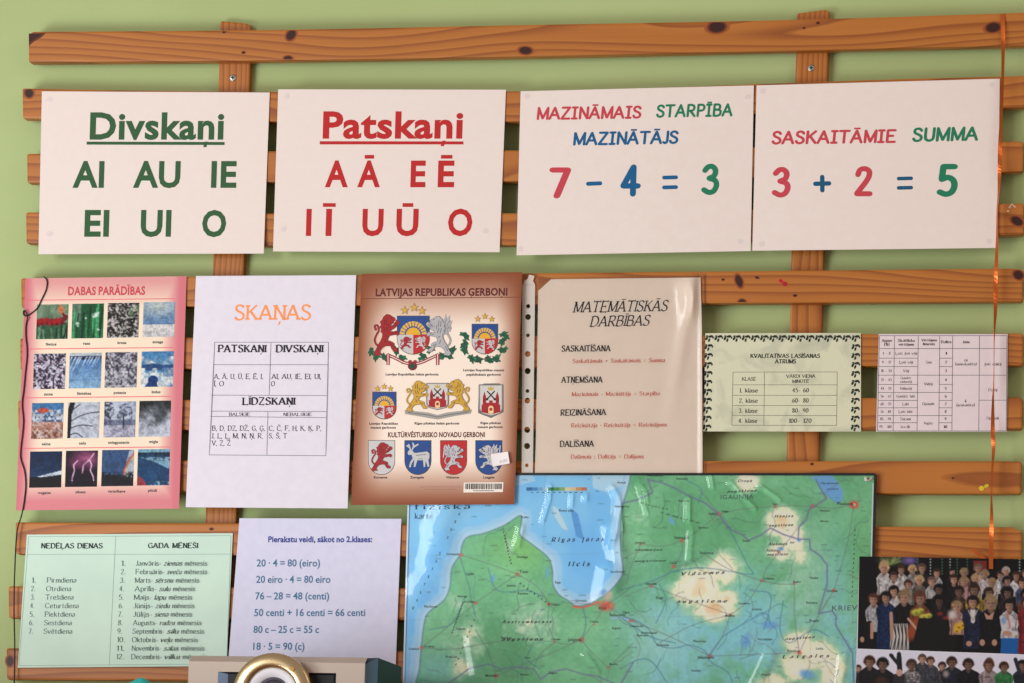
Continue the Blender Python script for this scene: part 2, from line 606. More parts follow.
class Paper:
    """a sheet hanging at `depth` in front of the wall; corners TL TR BR BL; curl(u, v) lifts it further"""

    def __init__(self, corners, depth, curl=None):
        self.q = np.array(corners, float)
        self.d, self.curl = depth, curl

    def uv(self, p):
        a, b, c, d = self.q
        p = np.asarray(p, float).reshape(-1, 2)
        uv = np.full((len(p), 2), .5)
        for _ in range(5):
            u, v = uv[:, :1], uv[:, 1:]
            f = a * (1 - u) * (1 - v) + b * u * (1 - v) + c * u * v + d * (1 - u) * v - p
            fu = (b - a) * (1 - v) + (c - d) * v
            fv = (d - a) * (1 - u) + (c - b) * u
            det = fu[:, 0] * fv[:, 1] - fu[:, 1] * fv[:, 0]
            uv = uv - np.stack([(f[:, 0] * fv[:, 1] - f[:, 1] * fv[:, 0]) / det, (fu[:, 0] * f[:, 1] - fu[:, 1] * f[:, 0]) / det], 1)
        return uv

    def at(self, u, v):
        a, b, c, d = self.q
        u, v = np.asarray(u, float).reshape(-1, 1), np.asarray(v, float).reshape(-1, 1)
        return a * (1 - u) * (1 - v) + b * u * (1 - v) + c * u * v + d * (1 - u) * v

    def P(self, pts, lift=0.0):
        pts = np.asarray(pts, float).reshape(-1, 2)
        dep = np.full(len(pts), self.d)
        if self.curl is not None:
            uv = np.clip(self.uv(pts), 0, 1)
            dep = dep + self.curl(uv[:, 0], uv[:, 1])
        return W(pts, dep + lift)

    def centre(self):
        return W([self.q.mean(0)], self.d)[0]

    def grid(self, name, parent, M, nu, nv, colour=None, thick=0.0003, lift=0.0, cut=None, smooth=True):
        """the sheet itself: front, back and rim; colour(px points) -> rgb 0-255 goes to the ink attribute"""
        u, v = np.meshgrid(np.linspace(0, 1, nu + 1), np.linspace(0, 1, nv + 1))
        px = self.at(u.ravel(), v.ravel())
        fr = self.P(px, lift)
        n = len(fr)
        ids = np.arange(n).reshape(nv + 1, nu + 1)
        F = np.stack([ids[:-1, :-1], ids[1:, :-1], ids[1:, 1:], ids[:-1, 1:]], -1).reshape(-1, 4).tolist()
        V = fr
        if thick:
            rim = list(ids[0, :]) + list(ids[1:, -1]) + list(ids[-1, -2::-1]) + list(ids[-2:0:-1, 0])
            V = np.vstack([fr, fr + [0, thick, 0], fr[rim], fr[rim] + [0, thick, 0]])
            k = len(rim)
            for i in range(k):
                j = (i + 1) % k
                F.append([2 * n + i, 2 * n + j, 2 * n + k + j, 2 * n + k + i])
            F += (ids[:-1, :-1].ravel() + n)[:, None].repeat(4, 1).__add__(np.array([0, 1, nu + 2, nu + 1])).tolist()
        o = mesh(name, V, F, M, parent)
        if smooth:
            o.data.polygons.foreach_set('use_smooth', [i < nu * nv for i in range(len(o.data.polygons))])
        if colour is not None:
            c = np.ones((len(V), 4))
            c[:n, :3] = lin(np.clip(colour(px), 0, 255))
            if thick:
                c[n:, :3] = .6
            a = o.data.color_attributes.new('ink', 'FLOAT_COLOR', 'POINT')
            a.data.foreach_set('color', c.astype(np.float32).ravel())
        return o


def vnoise(h, w, cell, seed, octaves=3):
    rs = np.random.RandomState(seed)
    out = np.zeros((h, w))
    amp, tot = 1.0, 0
    for o in range(octaves):
        c = max(cell / 2 ** o, 1.0)
        gh, gw = int(h / c) + 3, int(w / c) + 3
        g = rs.rand(gh, gw)
        y, x = np.arange(h) / c, np.arange(w) / c
        yi, xi = y.astype(int), x.astype(int)
        fy, fx = y - yi, x - xi
        fy, fx = (fy * fy * (3 - 2 * fy))[:, None], (fx * fx * (3 - 2 * fx))[None, :]
        a = g[yi][:, xi] * (1 - fx) + g[yi][:, xi + 1] * fx
        b = g[yi + 1][:, xi] * (1 - fx) + g[yi + 1][:, xi + 1] * fx
        out += amp * (a * (1 - fy) + b * fy)
        tot += amp
        amp *= .55
    return out / tot


class Canvas:
    """colours of a printed picture, painted in its own coordinates (w x h units, s samples per unit)"""

    def __init__(self, w, h, s, base=(0, 0, 0), ox=0.0, oy=0.0):
        self.w, self.h, self.s, self.ox, self.oy = w, h, s, ox, oy
        H, W_ = int(h * s) + 1, int(w * s) + 1
        self.a = np.zeros((H, W_, 3)) + np.array(base, float)
        y, x = np.mgrid[0:H, 0:W_]
        self.x, self.y = x / s + ox, y / s + oy

    def mix(self, m, col):
        m = np.clip(m, 0, 1)[..., None]
        self.a = self.a * (1 - m) + np.asarray(col, float) * m

    def ell(self, cx, cy, rx, ry, col, ang=0.0, soft=None, alpha=1.0):
        ca, sa = math.cos(ang), math.sin(ang)
        dx, dy = self.x - cx, self.y - cy
        r = np.sqrt(((dx * ca + dy * sa) / rx) ** 2 + ((dy * ca - dx * sa) / ry) ** 2)
        k = soft if soft is not None else .5 / self.s / min(rx, ry)
        self.mix(alpha * np.clip((1 + k - r) / (2 * k), 0, 1), col)

    def inside(self, pts):
        pts = np.asarray(pts, float)
        m = np.zeros(self.x.shape, bool)
        n = len(pts)
        for i in range(n):
            (x0, y0), (x1, y1) = pts[i], pts[(i + 1) % n]
            if y0 == y1:
                continue
            c = ((y0 > self.y) != (y1 > self.y)) & (self.x < (x1 - x0) * (self.y - y0) / (y1 - y0) + x0)
            m ^= c
        return m

    def poly(self, pts, col, alpha=1.0):
        self.mix(self.inside(pts) * alpha, col)

    def dist(self, pts):
        pts = np.asarray(pts, float)
        d = np.full(self.x.shape, 1e9)
        for (x0, y0), (x1, y1) in zip(pts[:-1], pts[1:]):
            vx, vy = x1 - x0, y1 - y0
            t = np.clip(((self.x - x0) * vx + (self.y - y0) * vy) / (vx * vx + vy * vy + 1e-9), 0, 1)
            d = np.minimum(d, np.hypot(self.x - x0 - t * vx, self.y - y0 - t * vy))
        return d

    def line(self, pts, w, col, alpha=1.0):
        self.mix(alpha * np.clip((w / 2 - self.dist(pts)) * self.s + .5, 0, 1), col)

    def noise(self, cell, seed, octaves=3):
        return vnoise(*self.x.shape, cell * self.s, seed, octaves)

    def sample(self, X, Y):
        xi = np.clip((X - self.ox) * self.s, 0, self.a.shape[1] - 1.001)
        yi = np.clip((Y - self.oy) * self.s, 0, self.a.shape[0] - 1.001)
        x0, y0 = xi.astype(int), yi.astype(int)
        fx, fy = (xi - x0)[:, None], (yi - y0)[:, None]
        A = self.a
        return (A[y0, x0] * (1 - fx) + A[y0, x0 + 1] * fx) * (1 - fy) + (A[y0 + 1, x0] * (1 - fx) + A[y0 + 1, x0 + 1] * fx) * fy

# ================================================================ the room: green wall, floor
def wall_paint():
    M = bpy.data.materials.new('green_wall_paint')
    M.use_nodes = True
    n, l = nodes(M)
    b = n['Principled BSDF']
    tc = n.new('ShaderNodeTexCoord')
    no = n.new('ShaderNodeTexNoise')
    no.inputs['Scale'].default_value = 3
    no.inputs['Detail'].default_value = 5
    l.new(tc.outputs['Object'], no.inputs['Vector'])
    r = n.new('ShaderNodeValToRGB')
    r.color_ramp.elements[0].position, r.color_ramp.elements[1].position = .35, .65
    r.color_ramp.elements[0].color = (*lin((168, 182, 124)), 1)
    r.color_ramp.elements[1].color = (*lin((174, 189, 131)), 1)
    l.new(no.outputs['Fac'], r.inputs['Fac'])
    l.new(r.outputs[0], b.inputs['Base Color'])
    n2 = n.new('ShaderNodeTexNoise')
    n2.inputs['Scale'].default_value = 180
    l.new(tc.outputs['Object'], n2.inputs['Vector'])
    bp = n.new('ShaderNodeBump')
    bp.inputs['Strength'].default_value = .08
    bp.inputs['Distance'].default_value = .002
    l.new(n2.outputs['Fac'], bp.inputs['Height'])
    l.new(bp.outputs[0], b.inputs['Normal'])
    b.inputs['Roughness'].default_value = .7
    b.inputs['Specular IOR Level'].default_value = .2
    return M


def box(name, lo, hi, M, parent=None, bev=0.0, seg=2):
    bm = bmesh.new()
    bmesh.ops.create_cube(bm, size=1)
    for v in bm.verts:
        v.co = Vector([lo[k] + (hi[k] - lo[k]) * (v.co[k] + .5) for k in range(3)])
    if bev:
        bmesh.ops.bevel(bm, geom=bm.edges[:], offset=bev, segments=seg, affect='EDGES', profile=.6)
    return bm_obj(name, bm, M, parent)


WALL = .015
o = box('wall_back', (-3.2, -WALL, 0), (2.4, .12, 3.2), wall_paint())
o['kind'] = 'structure'
o = box('floor', (-3.2, -6, -.06), (2.4, .12, 0), paper_mat('grey_brown_floor', (150, 128, 104), (132, 112, 90), 14, .5))
o['kind'] = 'structure'

# ================================================================ slatted wooden rack
WX, WZ = wood_mat('pine_along', 'x'), wood_mat('pine_upright', 'z')
BACK, FRONT = .027, .042
rack = thing('slatted_wall_rack', 'orange-brown wooden rack of horizontal slats screwed to two uprights on the green wall', 'wall rack', (-.5, -WALL, 2.15))


def plank(name, corners, y_back, y_front, M, cut, top=None, bot=None):
    """corners px TL TR BR BL on the front face; cut = (TL, TR, BR, BL) corner clip in metres"""
    w = W(corners, y_front)[:, [0, 2]]
    top = W(top, y_front)[:, [0, 2]] if top is not None else []
    bot = W(bot, y_front)[:, [0, 2]] if bot is not None else []
    out = []
    for i in range(4):
        p, a, b = w[i], w[i - 1], w[(i + 1) % 4]
        ca, cb = cut[i] if isinstance(cut[i], tuple) else (cut[i], cut[i])
        ua, ub = (a - p) / np.hypot(*(a - p)), (b - p) / np.hypot(*(b - p))
        if isinstance(cut[i], tuple):
            out += [p + ua * ca, p + ub * cb]
        else:
            for t in (0, .5, 1):  # eased corner
                q = p + ua * ca * (1 - t) ** 2 + ub * cb * t ** 2
                out.append(q)
        if i == 0:
            out += list(top)
        if i == 2:
            out += list(bot)
    return prism(name, [tuple(q) for q in out], -y_back, -y_front, M, rack, .0028, 2)


SL = [(31.5, 64, 12, 47, 28, 1052), (88, 120, 75.5, 109, 22, 1026), (156, 184.5, 141, 173.5, 26.5, 1023.4), (212, 245, 203, 236.5, 25.5, 1023.8),
      (278, 309, 268, 303, 20.5, 1023), (338, 371, 333, 367, 19.5, 1023.2), (400, 431.5, 397, 431, 17.5, 1022.4),
      (460, 492, 461, 495, 17, 1021.4), (522, 555, 527, 561, 15, 1022), (586, 619, 591, 625, 8, 1021), (648, 680.5, 656, 690, 6, 1021)]
CUT = [((.004, .007), .003, .003, .003), (.003, .003, .003, .003), (.003, .003, .003, .003), (.003, .003, .003, .003),
       (.003, (.012, .009), .003, .003), (.003, .003, .003, .003), (.003, (.003, .003), .003, .003), (.003, .003, .003, .003),
       (.003, (.011, .006), .003, .003), (.003, .003, .003, .003), (.003, .003, .003, .003)]
# the four upper slats are slightly bowed: (x, top, bottom) along them
BOW = {0: [(28, 31.5, 64), (270, 29.5, 62.2), (512, 24.8, 58.5), (780, 19.7, 52.6), (980, 13.6, 48.2), (1052, 11.2, 46.4)],
       1: [(22, 88, 120.2), (130, 90, 122), (272, 91.4, 123.3), (512, 91.0, 123.4), (640, 87.8, 120), (770, 83.2, 115.2), (900, 78.6, 111.6), (1026, 75.5, 108.8)],
       2: [(26.5, 153.5, 184.5), (272, 150.8, 183.8), (512, 150, 183.1), (770, 146.4, 179), (1023.4, 141, 173.2)],
       3: [(25.5, 212, 245), (272, 213.2, 247.5), (512, 212.8, 246.8), (770, 208.6, 242), (1023.8, 203, 236.5)]}


def edge_y(k, x):
    # front face of slat k at x: top edge, lower edge (the rest of its height is its underside)
    l0, l1, r0, r1, xl, xr = SL[k]
    p = np.array(BOW.get(k, [(xl, l0, l1), (1022., r0, r1)]))
    if k in BOW:
        q = crom(p, 6)
        return np.interp(x, q[:, 0], q[:, 1]), np.interp(x, q[:, 0], q[:, 2]) - 1.6
    t = (x - p[0, 0]) / (p[1, 0] - p[0, 0])
    return l0 + (r0 - l0) * t, l1 + (r1 - l1) * t - (1.4 if k < 7 else .9)


slats = []
for k, c in enumerate(CUT):
    xl, xr = SL[k][4], SL[k][5]
    (a0, a1), (b0, b1) = edge_y(k, xl), edge_y(k, xr)
    top = bot = None
    if k in BOW:
        xx = np.linspace(xl, xr, 26)[1:-1]
        top = [(x, edge_y(k, x)[0]) for x in xx]
        bot = [(x, edge_y(k, x)[1]) for x in xx[::-1]]
    slats.append(plank('slat', [(xl, a0), (xr, b0), (xr - .5, b1), (xl + .5, a1)], BACK, FRONT, WX, c, top, bot))


def upright(tl, tr, bl, br, cut):
    return plank('upright', [tl, tr, br, bl], WALL + .0003, BACK, WZ, cut)


up1 = upright((220, 20.5), (251.3, 23.5), (200, 690), (231, 690), (.003, .008, .003, .003))
up2 = upright((796.8, 13), (829.2, 9), (781, 690), (813.4, 690), (.003, .005, .003, .003))

# screws with a cross slot
STEEL = mat((176, 176, 165), .35, .9, name='screw_steel')
for (sx, sy), up in (((232.9, 78), up1), ((811.2, 68), up2)):
    c = Vector(W([(sx, sy)], BACK)[0])
    bm = bmesh.new()
    prof = [(.0045, 0), (.0043, .0008), (.0034, .0014), (.0016, .0016), (.0012, .0004)]
    rings = [[bm.verts.new(c + Vector((r * math.cos(k * .3927), -y, r * math.sin(k * .3927)))) for k in range(16)] for r, y in prof]
    for a, b in zip(rings, rings[1:]):
        for k in range(16):
            bm.faces.new((a[k], a[(k + 1) % 16], b[(k + 1) % 16], b[k]))
    bm.faces.new(rings[-1])
    s = bm_obj('screw', bm, STEEL, rack)
    s['label'] = 'grey steel screw'
    bm = bmesh.new()
    for ax in (0, 1):
        w, h = (.0026, .0006) if ax == 0 else (.0006, .0026)
        vs = [bm.verts.new(c + Vector((dx * w, -.00172 - ax * .00002, dz * h))) for dx, dz in ((-1, -1), (1, -1), (1, 1), (-1, 1))]
        bm.faces.new(vs)
    bm_obj('cross_slot', bm, mat((60, 58, 52), .5), s)

# knots and marks in the wood (on the slat they belong to)
KD, KM, KL = (52, 20, 12), (112, 52, 20), (158, 82, 30)


def knot(si, x, y, rx, ry, ang=0.0):
    pl = Paper([(x - 30, y - 30), (x + 30, y - 30), (x + 30, y + 30), (x - 30, y + 30)], FRONT)
    ink = Ink(.45)
    ink.ell(x, y, rx * 1.55, ry * 1.4, KL, ang, 20)
    ink.ell(x, y, rx * 1.22, ry * 1.18, KM, ang, 20)
    ink.ell(x, y, rx * .95, ry * .95, KD, ang, 20)
    # keep it on the face of the slat
    top, bot = edge_y(si, x)
    top, bot = top + 1.2, bot - 1.2
    for p in ink.p:
        p[:, 1] = np.clip(p[:, 1], top, bot)
    q = ink.build('knot', pl, slats[si], 1)
    q['label'] = 'dark brown knot in the wood'


for k in [(0, 291, 35, 4, 5.5, .7), (0, 288, 58.5, 4, 2.6, 0), (0, 525.5, 50.5, 6, 3.6, .05), (0, 717, 27, 8.5, 5.5, -.1), (0, 750, 55, 4, 1.2, 0),
          (0, 993, 27.5, 7, 4.6, -.15), (0, 243.5, 52.5, 1.6, 1.2, 0), (0, 224, 32, 1.6, 1.2, 0), (0, 818, 23, 1.6, 1.3, 0), (0, 804, 28, 1.4, .9, 0),
          (3, 1017, 221, 6, 4, .5), (4, 739, 281, 3.2, 6.2, -.35), (4, 742, 302, 3.4, 2.8, 0), (4, 757, 277.5, 2, 1.1, .3), (4, 795, 295.5, 1.7, 1.2, 0),
          (4, 723, 279.5, 1.3, 1, 0), (4, 1018.5, 275, 5, 4.2, .5), (7, 812, 464, 1.4, 1.1, 0), (7, 953, 478, 1.2, .9, 0), (8, 211.5, 529, 1.8, 1.2, 0),
          (10, 10, 661, 3.4, 5, 0), (9, 214, 593, 2, 1.4, 0), (1, 29, 93, 4, 4.5, -.4)]:
    knot(*k)
# dark bark edge on the first end of the top slat
ink = Ink(.5).poly([(28.8, 33.5), (46, 33), (41, 37.5), (34, 41.5), (29, 46)], (92, 40, 18)).poly([(29.2, 34), (43, 33.4), (38, 37), (33, 40), (29.2, 43)], (48, 16, 10))
ink.build('bark_edge', Paper([(0, 0), (80, 0), (80, 80), (0, 80)], FRONT), slats[0], 1)
# specks of red and yellow paint and plaster
flat = Paper([(700, 200), (1024, 200), (1024, 560), (700, 560)], FRONT)
Ink(.5).ell(781, 281, 2.6, 1.8, (188, 20, 34), .5).ell(785, 284, 2.6, 2.4, (170, 12, 30), .3).build('paint_speck', flat, slats[4], 1)['label'] = 'red paint speck'
Ink(.4).ell(981.5, 488.3, 2.6, 2.6, (214, 184, 40)).ell(986.3, 486, 2.6, 1.8, (202, 176, 44), -.5).build('paint_speck', flat, slats[7], 1)['label'] = 'yellow paint speck'
Ink(.8).line([(1009, 208), (1012, 204), (1015.5, 207.5)], 1.3, (215, 190, 170)).ell(1008, 211, 1.3, .8, (214, 190, 170)).build('plaster_speck', flat, slats[3], 1)['label'] = 'white plaster speck'

# ================================================================ the printed A4 sheets
GREEN, RED, BLUE = (52, 92, 58), (186, 40, 40), (18, 92, 140)
C_RED, C_GREEN = (196, 66, 78), (32, 122, 88)


def sheet(name, label, corners, depth, M, curl=None, nu=24, nv=18, cat='poster', group=None, colour=None):
    P = Paper(corners, depth, curl)
    root = thing(name, label, cat, P.centre(), group)
    P.grid('sheet', root, M, nu, nv, colour)
    return P, root


def tacks(P, root, pts):
    for x, y in pts:
        rs = random.Random(int(x * 7 + y))
        ink = Ink(.8)
        ink.poly([(x + (2.3 + rs.random() * 1.3) * math.cos(t * .698), y + (2.1 + rs.random() * 1.3) * math.sin(t * .698)) for t in range(9)], (222, 207, 204))
        ink.build('adhesive_spot', P, root, 1)['label'] = 'greyish stain of an adhesive dot'


WHITE = paper_mat('white_paper', (233, 219, 212), (231, 216, 208), 90)
P, r = sheet('letter_sheet', 'white sheet with green heading Divskaņi and green vowel pairs under it', [(41.9, 91.3), (269.7, 92.5), (263.7, 253.5), (38.4, 254.2)], .0436, WHITE,
             lambda u, v: .007 * np.clip(v - .35, 0, 1) ** 2 + .012 * np.clip(u + v - 1.6, 0, 1) ** 2)
Ink().text('Divskaņi', 89.6, 223.6, 138.6, 25.2, GREEN, 'sansb').build('heading', P, r)
Ink().poly([(86.6, 141.6), (224.6, 142), (224.6, 145), (86.6, 144.6)], GREEN).build('underline', P, r)
for s, a, b, y in (('AI', 72.4, 103.8, 186.8), ('AU', 132.9, 180, 186.8), ('IE', 210.9, 236.2, 186.8), ('EI', 84.2, 108.7, 235.7), ('UI', 140.4, 170.8, 235.7), ('O', 201.8, 225.8, 235.9)):
    Ink().text(s, a, b, y, 24.7, GREEN, 'sansb').build('syllable', P, r)
tacks(P, r, [(49.5, 99.5), (50, 234)])

P, r = sheet('letter_sheet', 'white sheet with red heading Patskaņi and red long and short vowels under it', [(278.2, 89.3), (505.9, 89.7), (499.5, 252.2), (273, 251.4)], .0436, WHITE,
             lambda u, v: .004 * np.clip(v - .4, 0, 1) ** 2)
Ink().text('Patskaņi', 322.6, 462.6, 137.6, 25.2, RED, 'sansb').build('heading', P, r)
Ink().poly([(319.8, 141.2), (463.4, 141.4), (463.4, 144.4), (319.8, 144.4)], RED).build('underline', P, r)
for s, a, b in (('A', 324.8, 347.7), ('Ā', 357.2, 379.8), ('E', 410.3, 425.3), ('Ē', 437.6, 454)):
    Ink().text(s, a, b, 186.2, 24.6, RED, 'sansb').build('vowel', P, r)
for s, a, b in (('I', 305.8, 311), ('Ī', 322, 334.8), ('U', 362, 383), ('Ū', 396, 418), ('O', 447.6, 472)):
    Ink().text(s, a, b, 234.9, 25, RED, 'sansb').build('vowel', P, r)
tacks(P, r, [(287, 96), (284, 229), (486, 231)])

P, r = sheet('sum_sheet', 'white sheet headed MAZINĀMAIS STARPĪBA with the sum 7 - 4 = 3', [(520.6, 91.3), (753.8, 85.4), (750.6, 251), (516.6, 255.3)], .0436, WHITE,
             lambda u, v: .003 * np.sin(np.pi * u) + .003 * np.clip(v - .6, 0, 1))
Ink().text('MAZINĀMAIS', 536.6, 641.4, 119, 11, C_RED, 'comic', 117.6, .06).build('word', P, r)
Ink().text('STARPĪBA', 656, 732.4, 116.8, 11.2, C_GREEN, 'comic', 115.4, .06).build('word', P, r)
Ink().text('MAZINĀTĀJS', 573, 678.4, 144.6, 11.4, BLUE, 'comic', 142.8, .06).build('word', P, r)
Ink().text('7', 548.5, 570.4, 196, 26, C_RED, 'comic').build('digit', P, r)
Ink().line([(588, 183.8), (600.2, 183.3)], 4, BLUE).ell(588, 183.8, 2, 2, BLUE).ell(600.2, 183.3, 2, 2, BLUE).build('minus_sign', P, r)
Ink().text('4', 620, 640.6, 194, 27, BLUE, 'comic').build('digit', P, r)
i = Ink()
for y in (177.6, 187.4):
    i.line([(664, y), (676, y - .3)], 3.8, BLUE).ell(664, y, 1.9, 1.9, BLUE).ell(676, y - .3, 1.9, 1.9, BLUE)
i.build('equals_sign', P, r)
Ink().text('3', 701, 719, 192.4, 26.2, C_GREEN, 'comic').build('digit', P, r)
tacks(P, r, [(527.5, 96), (747.5, 97), (520.5, 249), (740, 241)])

P, r = sheet('sum_sheet', 'white sheet headed SASKAITĀMIE SUMMA with the sum 3 + 2 = 5', [(756.6, 85.4), (999.8, 78.7), (997.4, 247.9), (752.3, 250.7)], .0438, WHITE,
             lambda u, v: .003 * np.sin(np.pi * u) + .004 * np.clip(v - .6, 0, 1))
Ink().text('SASKAITĀMIE', 771.4, 896.4, 143.6, 11.6, C_RED, 'comic', 141.8, .06).build('word', P, r)
Ink().text('SUMMA', 912, 978, 141, 12.2, C_GREEN, 'comic', 139.6, .06).build('word', P, r)
Ink().text('3', 771.5, 790.4, 195, 25.6, C_RED, 'comic').build('digit', P, r)
i = Ink().line([(815.3, 183.8), (829, 183.4)], 4.4, (14, 84, 120)).line([(822.2, 177), (822.3, 190.2)], 4.4, (14, 84, 120))
for q in ((815.3, 183.8), (829, 183.4), (822.2, 177), (822.3, 190.2)):
    i.ell(*q, 2.2, 2.2, (14, 84, 120))
i.build('plus_sign', P, r)
Ink().text('2', 854, 872.6, 194, 25.4, C_RED, 'comic').build('digit', P, r)
i = Ink()
for y in (178.6, 187.9):
    i.line([(898.6, y), (911.2, y - .3)], 3.6, (14, 84, 120)).ell(898.6, y, 1.8, 1.8, (14, 84, 120)).ell(911.2, y - .3, 1.8, 1.8, (14, 84, 120))
i.build('equals_sign', P, r)
Ink().text('5', 936.4, 957.4, 194.2, 27.6, C_GREEN, 'comic').build('digit', P, r)
tacks(P, r, [(763, 91), (992, 85), (762, 244), (989, 241)])

# ---------------------------------------------------------------- SKAŅAS
INK, TBL = (38, 34, 40), (120, 118, 128)
P, r = sheet('sound_sheet', 'white sheet with orange heading SKAŅAS above a table of vowels and consonants', [(196, 276), (356.2, 275.2), (347.5, 508.4), (185.7, 507.2)], .044,
             paper_mat('cool_white_paper', (229, 222, 232), (224, 217, 228), 90), lambda u, v: .011 * np.clip(v - .25, 0, 1) ** 2 + .004 * (1 - u) * v, 18, 26)
Ink().text('SKAŅAS', 234.2, 310.8, 319.8, 14.6, (247, 152, 90), 'slab', 319.6, 0, .05).build('heading', P, r)


def sk(x, y):  # table point from the crop's own scale
    return (180 + x / 2.627, 260 + y / 2.627)


i = Ink()
for a, b in (((91, 216), (390, 216)), ((87, 275), (388, 275)), ((83, 355), (386, 356)), ((81, 397), (385, 398)), ((80, 411), (384, 414)), ((77, 512), (383, 514)),
             ((91, 216), (77, 512)), ((390, 216), (383, 514)), ((239, 216), (234, 356)), ((231, 397), (228, 513))):
    i.line([sk(*a), sk(*b)], .55, TBL)
i.build('table_grid', P, r)
for s, a, b, y, h, st in (('PATSKAŅI', 98, 228, 242, 18.5, 'serifb'), ('DIVSKAŅI', 250, 378, 242, 18.5, 'serifb'), ('A, Ā, U, Ū, E, Ē, I,', 88, 217, 312, 12.5, 'serif'),
                          ('Ī, O', 88, 115, 331, 12.5, 'serif'), ('AI, AU, IE, EI, UI,', 239, 370, 312, 12.5, 'serif'), ('O', 239, 249, 331, 12.5, 'serif'),
                          ('LĪDZSKAŅI', 162, 304, 380, 18.5, 'serifb'), ('BALSĪGIE', 128, 183, 409, 8, 'serif'), ('NEBALSĪGIE', 271, 345, 409.5, 8, 'serif'),
                          ('B, D, DZ, DŽ, G, Ģ,', 83, 222, 448, 12.5, 'serif'), ('J, L, Ļ, M, N, Ņ, R,', 82, 217, 468, 12.5, 'serif'), ('V, Z, Ž', 82, 132, 487, 12.5, 'serif'),
                          ('C, Č, F, H, K, Ķ, P,', 233, 370, 448, 12.5, 'serif'), ('S, Š, T', 233, 280, 468, 12.5, 'serif')):
    (xa, ya), (xb, _) = sk(a, y), sk(b, y)
    Ink().text(s, xa, xb, ya, h / 2.627, INK, st).build('text_line', P, r, 2)

# ---------------------------------------------------------------- the reading speed card
P, r = sheet('reading_speed_card', 'grey-green marbled card with a leaf border and a small table of reading speeds', [(705.4, 333.2), (860.8, 333), (861, 431.6), (703.3, 431.4)], .0437,
             paper_mat('marbled_card', (213, 212, 184), (188, 190, 166), 26, marble=True), None, 8, 6)


def kv(x, y):
    return (690 + x / 4.878, 310 + y / 4.878)


DARK = (44, 46, 42)
for s, a, b, y, h, st in (('KVALITATĪVAS LASĪŠANAS', 293, 634, 233, 19, 'serifb'), ('ĀTRUMS', 412, 517, 260, 19, 'serifb'), ('KLASE', 252, 321, 344, 16, 'serif'), ('VĀRDI VIENĀ', 467, 612, 330, 15, 'serif'),
                          ('MINŪTĒ', 497, 580, 355, 15, 'serif'), ('1. klase', 241, 330, 402, 20, 'serif'), ('2. klase', 239, 329, 452, 20, 'serif'), ('3. klase', 237, 328, 501, 20, 'serif'),
                          ('4. klase', 236, 327, 550, 20, 'serif'), ('45- 60', 499, 579, 401, 20, 'serif'), ('60- 80', 498, 578, 451, 20, 'serif'), ('80- 90', 498, 577, 500, 20, 'serif'), ('100- 120', 482, 592, 550, 20, 'serif')):
    (xa, ya), (xb, _) = kv(a, y), kv(b, y)
    Ink().text(s, xa, xb, ya, h / 4.878, DARK, st).build('text_line', P, r, 2)
i = Ink()
for a, b in (((210, 303), (718, 302)), ((208, 365), (717, 365)), ((207, 416), (716, 416)), ((206, 466), (716, 466)), ((205, 514), (716, 515)), ((204, 562), (715, 563)),
             ((210, 303), (204, 562)), ((363, 303), (360, 562)), ((718, 302), (715, 563))):
    i.line([kv(*a), kv(*b)], .45, (110, 108, 92))
i.build('table_grid', P, r)
i = Ink()


def leaf(x, y):
    for dx, dy, rx, ry, a in ((-16, 2, 6, 10, .5), (-4, 10, 5, 10, .3), (4, -8, 13, 6.5, -.15), (-14, -10, 6, 4, -.2), (16, -2, 4, 6, .3)):
        px, py = kv(x + dx, y + dy)
        i.ell(px, py, rx / 4.878, ry / 4.878, (34, 40, 34), a, 9)


for k in range(17):
    leaf(97 + k * 44.6, 137)
for k in range(1, 11):
    leaf(94 - k * 1.0, 137 + k * 43.6)
    leaf(811 - k * .4, 137 + k * 43.6)
i.build('leaf_border', P, r)

# ---------------------------------------------------------------- the grading table
P, r = sheet('grading_chart', 'small pinkish white sheet with a six-column table of marks, behind the ribbon', [(878.7, 334), (1007.8, 334), (1006.8, 431.7), (876, 431.7)], .0437,
             paper_mat('pinkish_paper', (226, 211, 213), (223, 207, 210), 70), None, 8, 6)


def gt(x, y):
    return (850 + x / 4.879, 310 + y / 4.879)


XT, XB = [143, 217, 333, 438, 501, 632, 766], [134, 210, 327, 433, 497, 628, 762]


def gx(c, y):
    return XT[c] + (XB[c] - XT[c]) * (y - 125) / 465


i = Ink()
GR = (92, 88, 98)
rows = [188, 235, 276, 318, 363, 402, 441, 477, 515, 550]
for ys, c in (([125, 590], None), (rows, 0), (rows, 1), ([188, 318, 402, 515], 2), (rows, 3), ([188, 318], 4), ([188, 318, 440], 5)):
    for y in ys:
        a, b = (0, 6) if c is None else (c, c + 1)
        i.line([gt(gx(a, y), y), gt(gx(b, y), y)], .5, GR)
for c in range(7):
    i.line([gt(XT[c], 125), gt(XB[c], 590)], .5, GR)
i.build('table_grid', P, r)


def cell(s, c, y, bold=False, h=13, k=1.0):
    w = min((8.4 if bold else 7.4) * len(s) * k, XT[c + 1] - XT[c] - 10)
    m_ = (gx(c, y) + gx(c + 1, y)) / 2
    (xa, ya), (xb, _) = gt(m_ - w / 2, y + h * .45), gt(m_ + w / 2, y)
    Ink().text(s, xa, xb, ya, h / 4.879, (58, 52, 60), 'serifm' if bold else 'serifs').build('text_line', P, r, 2)


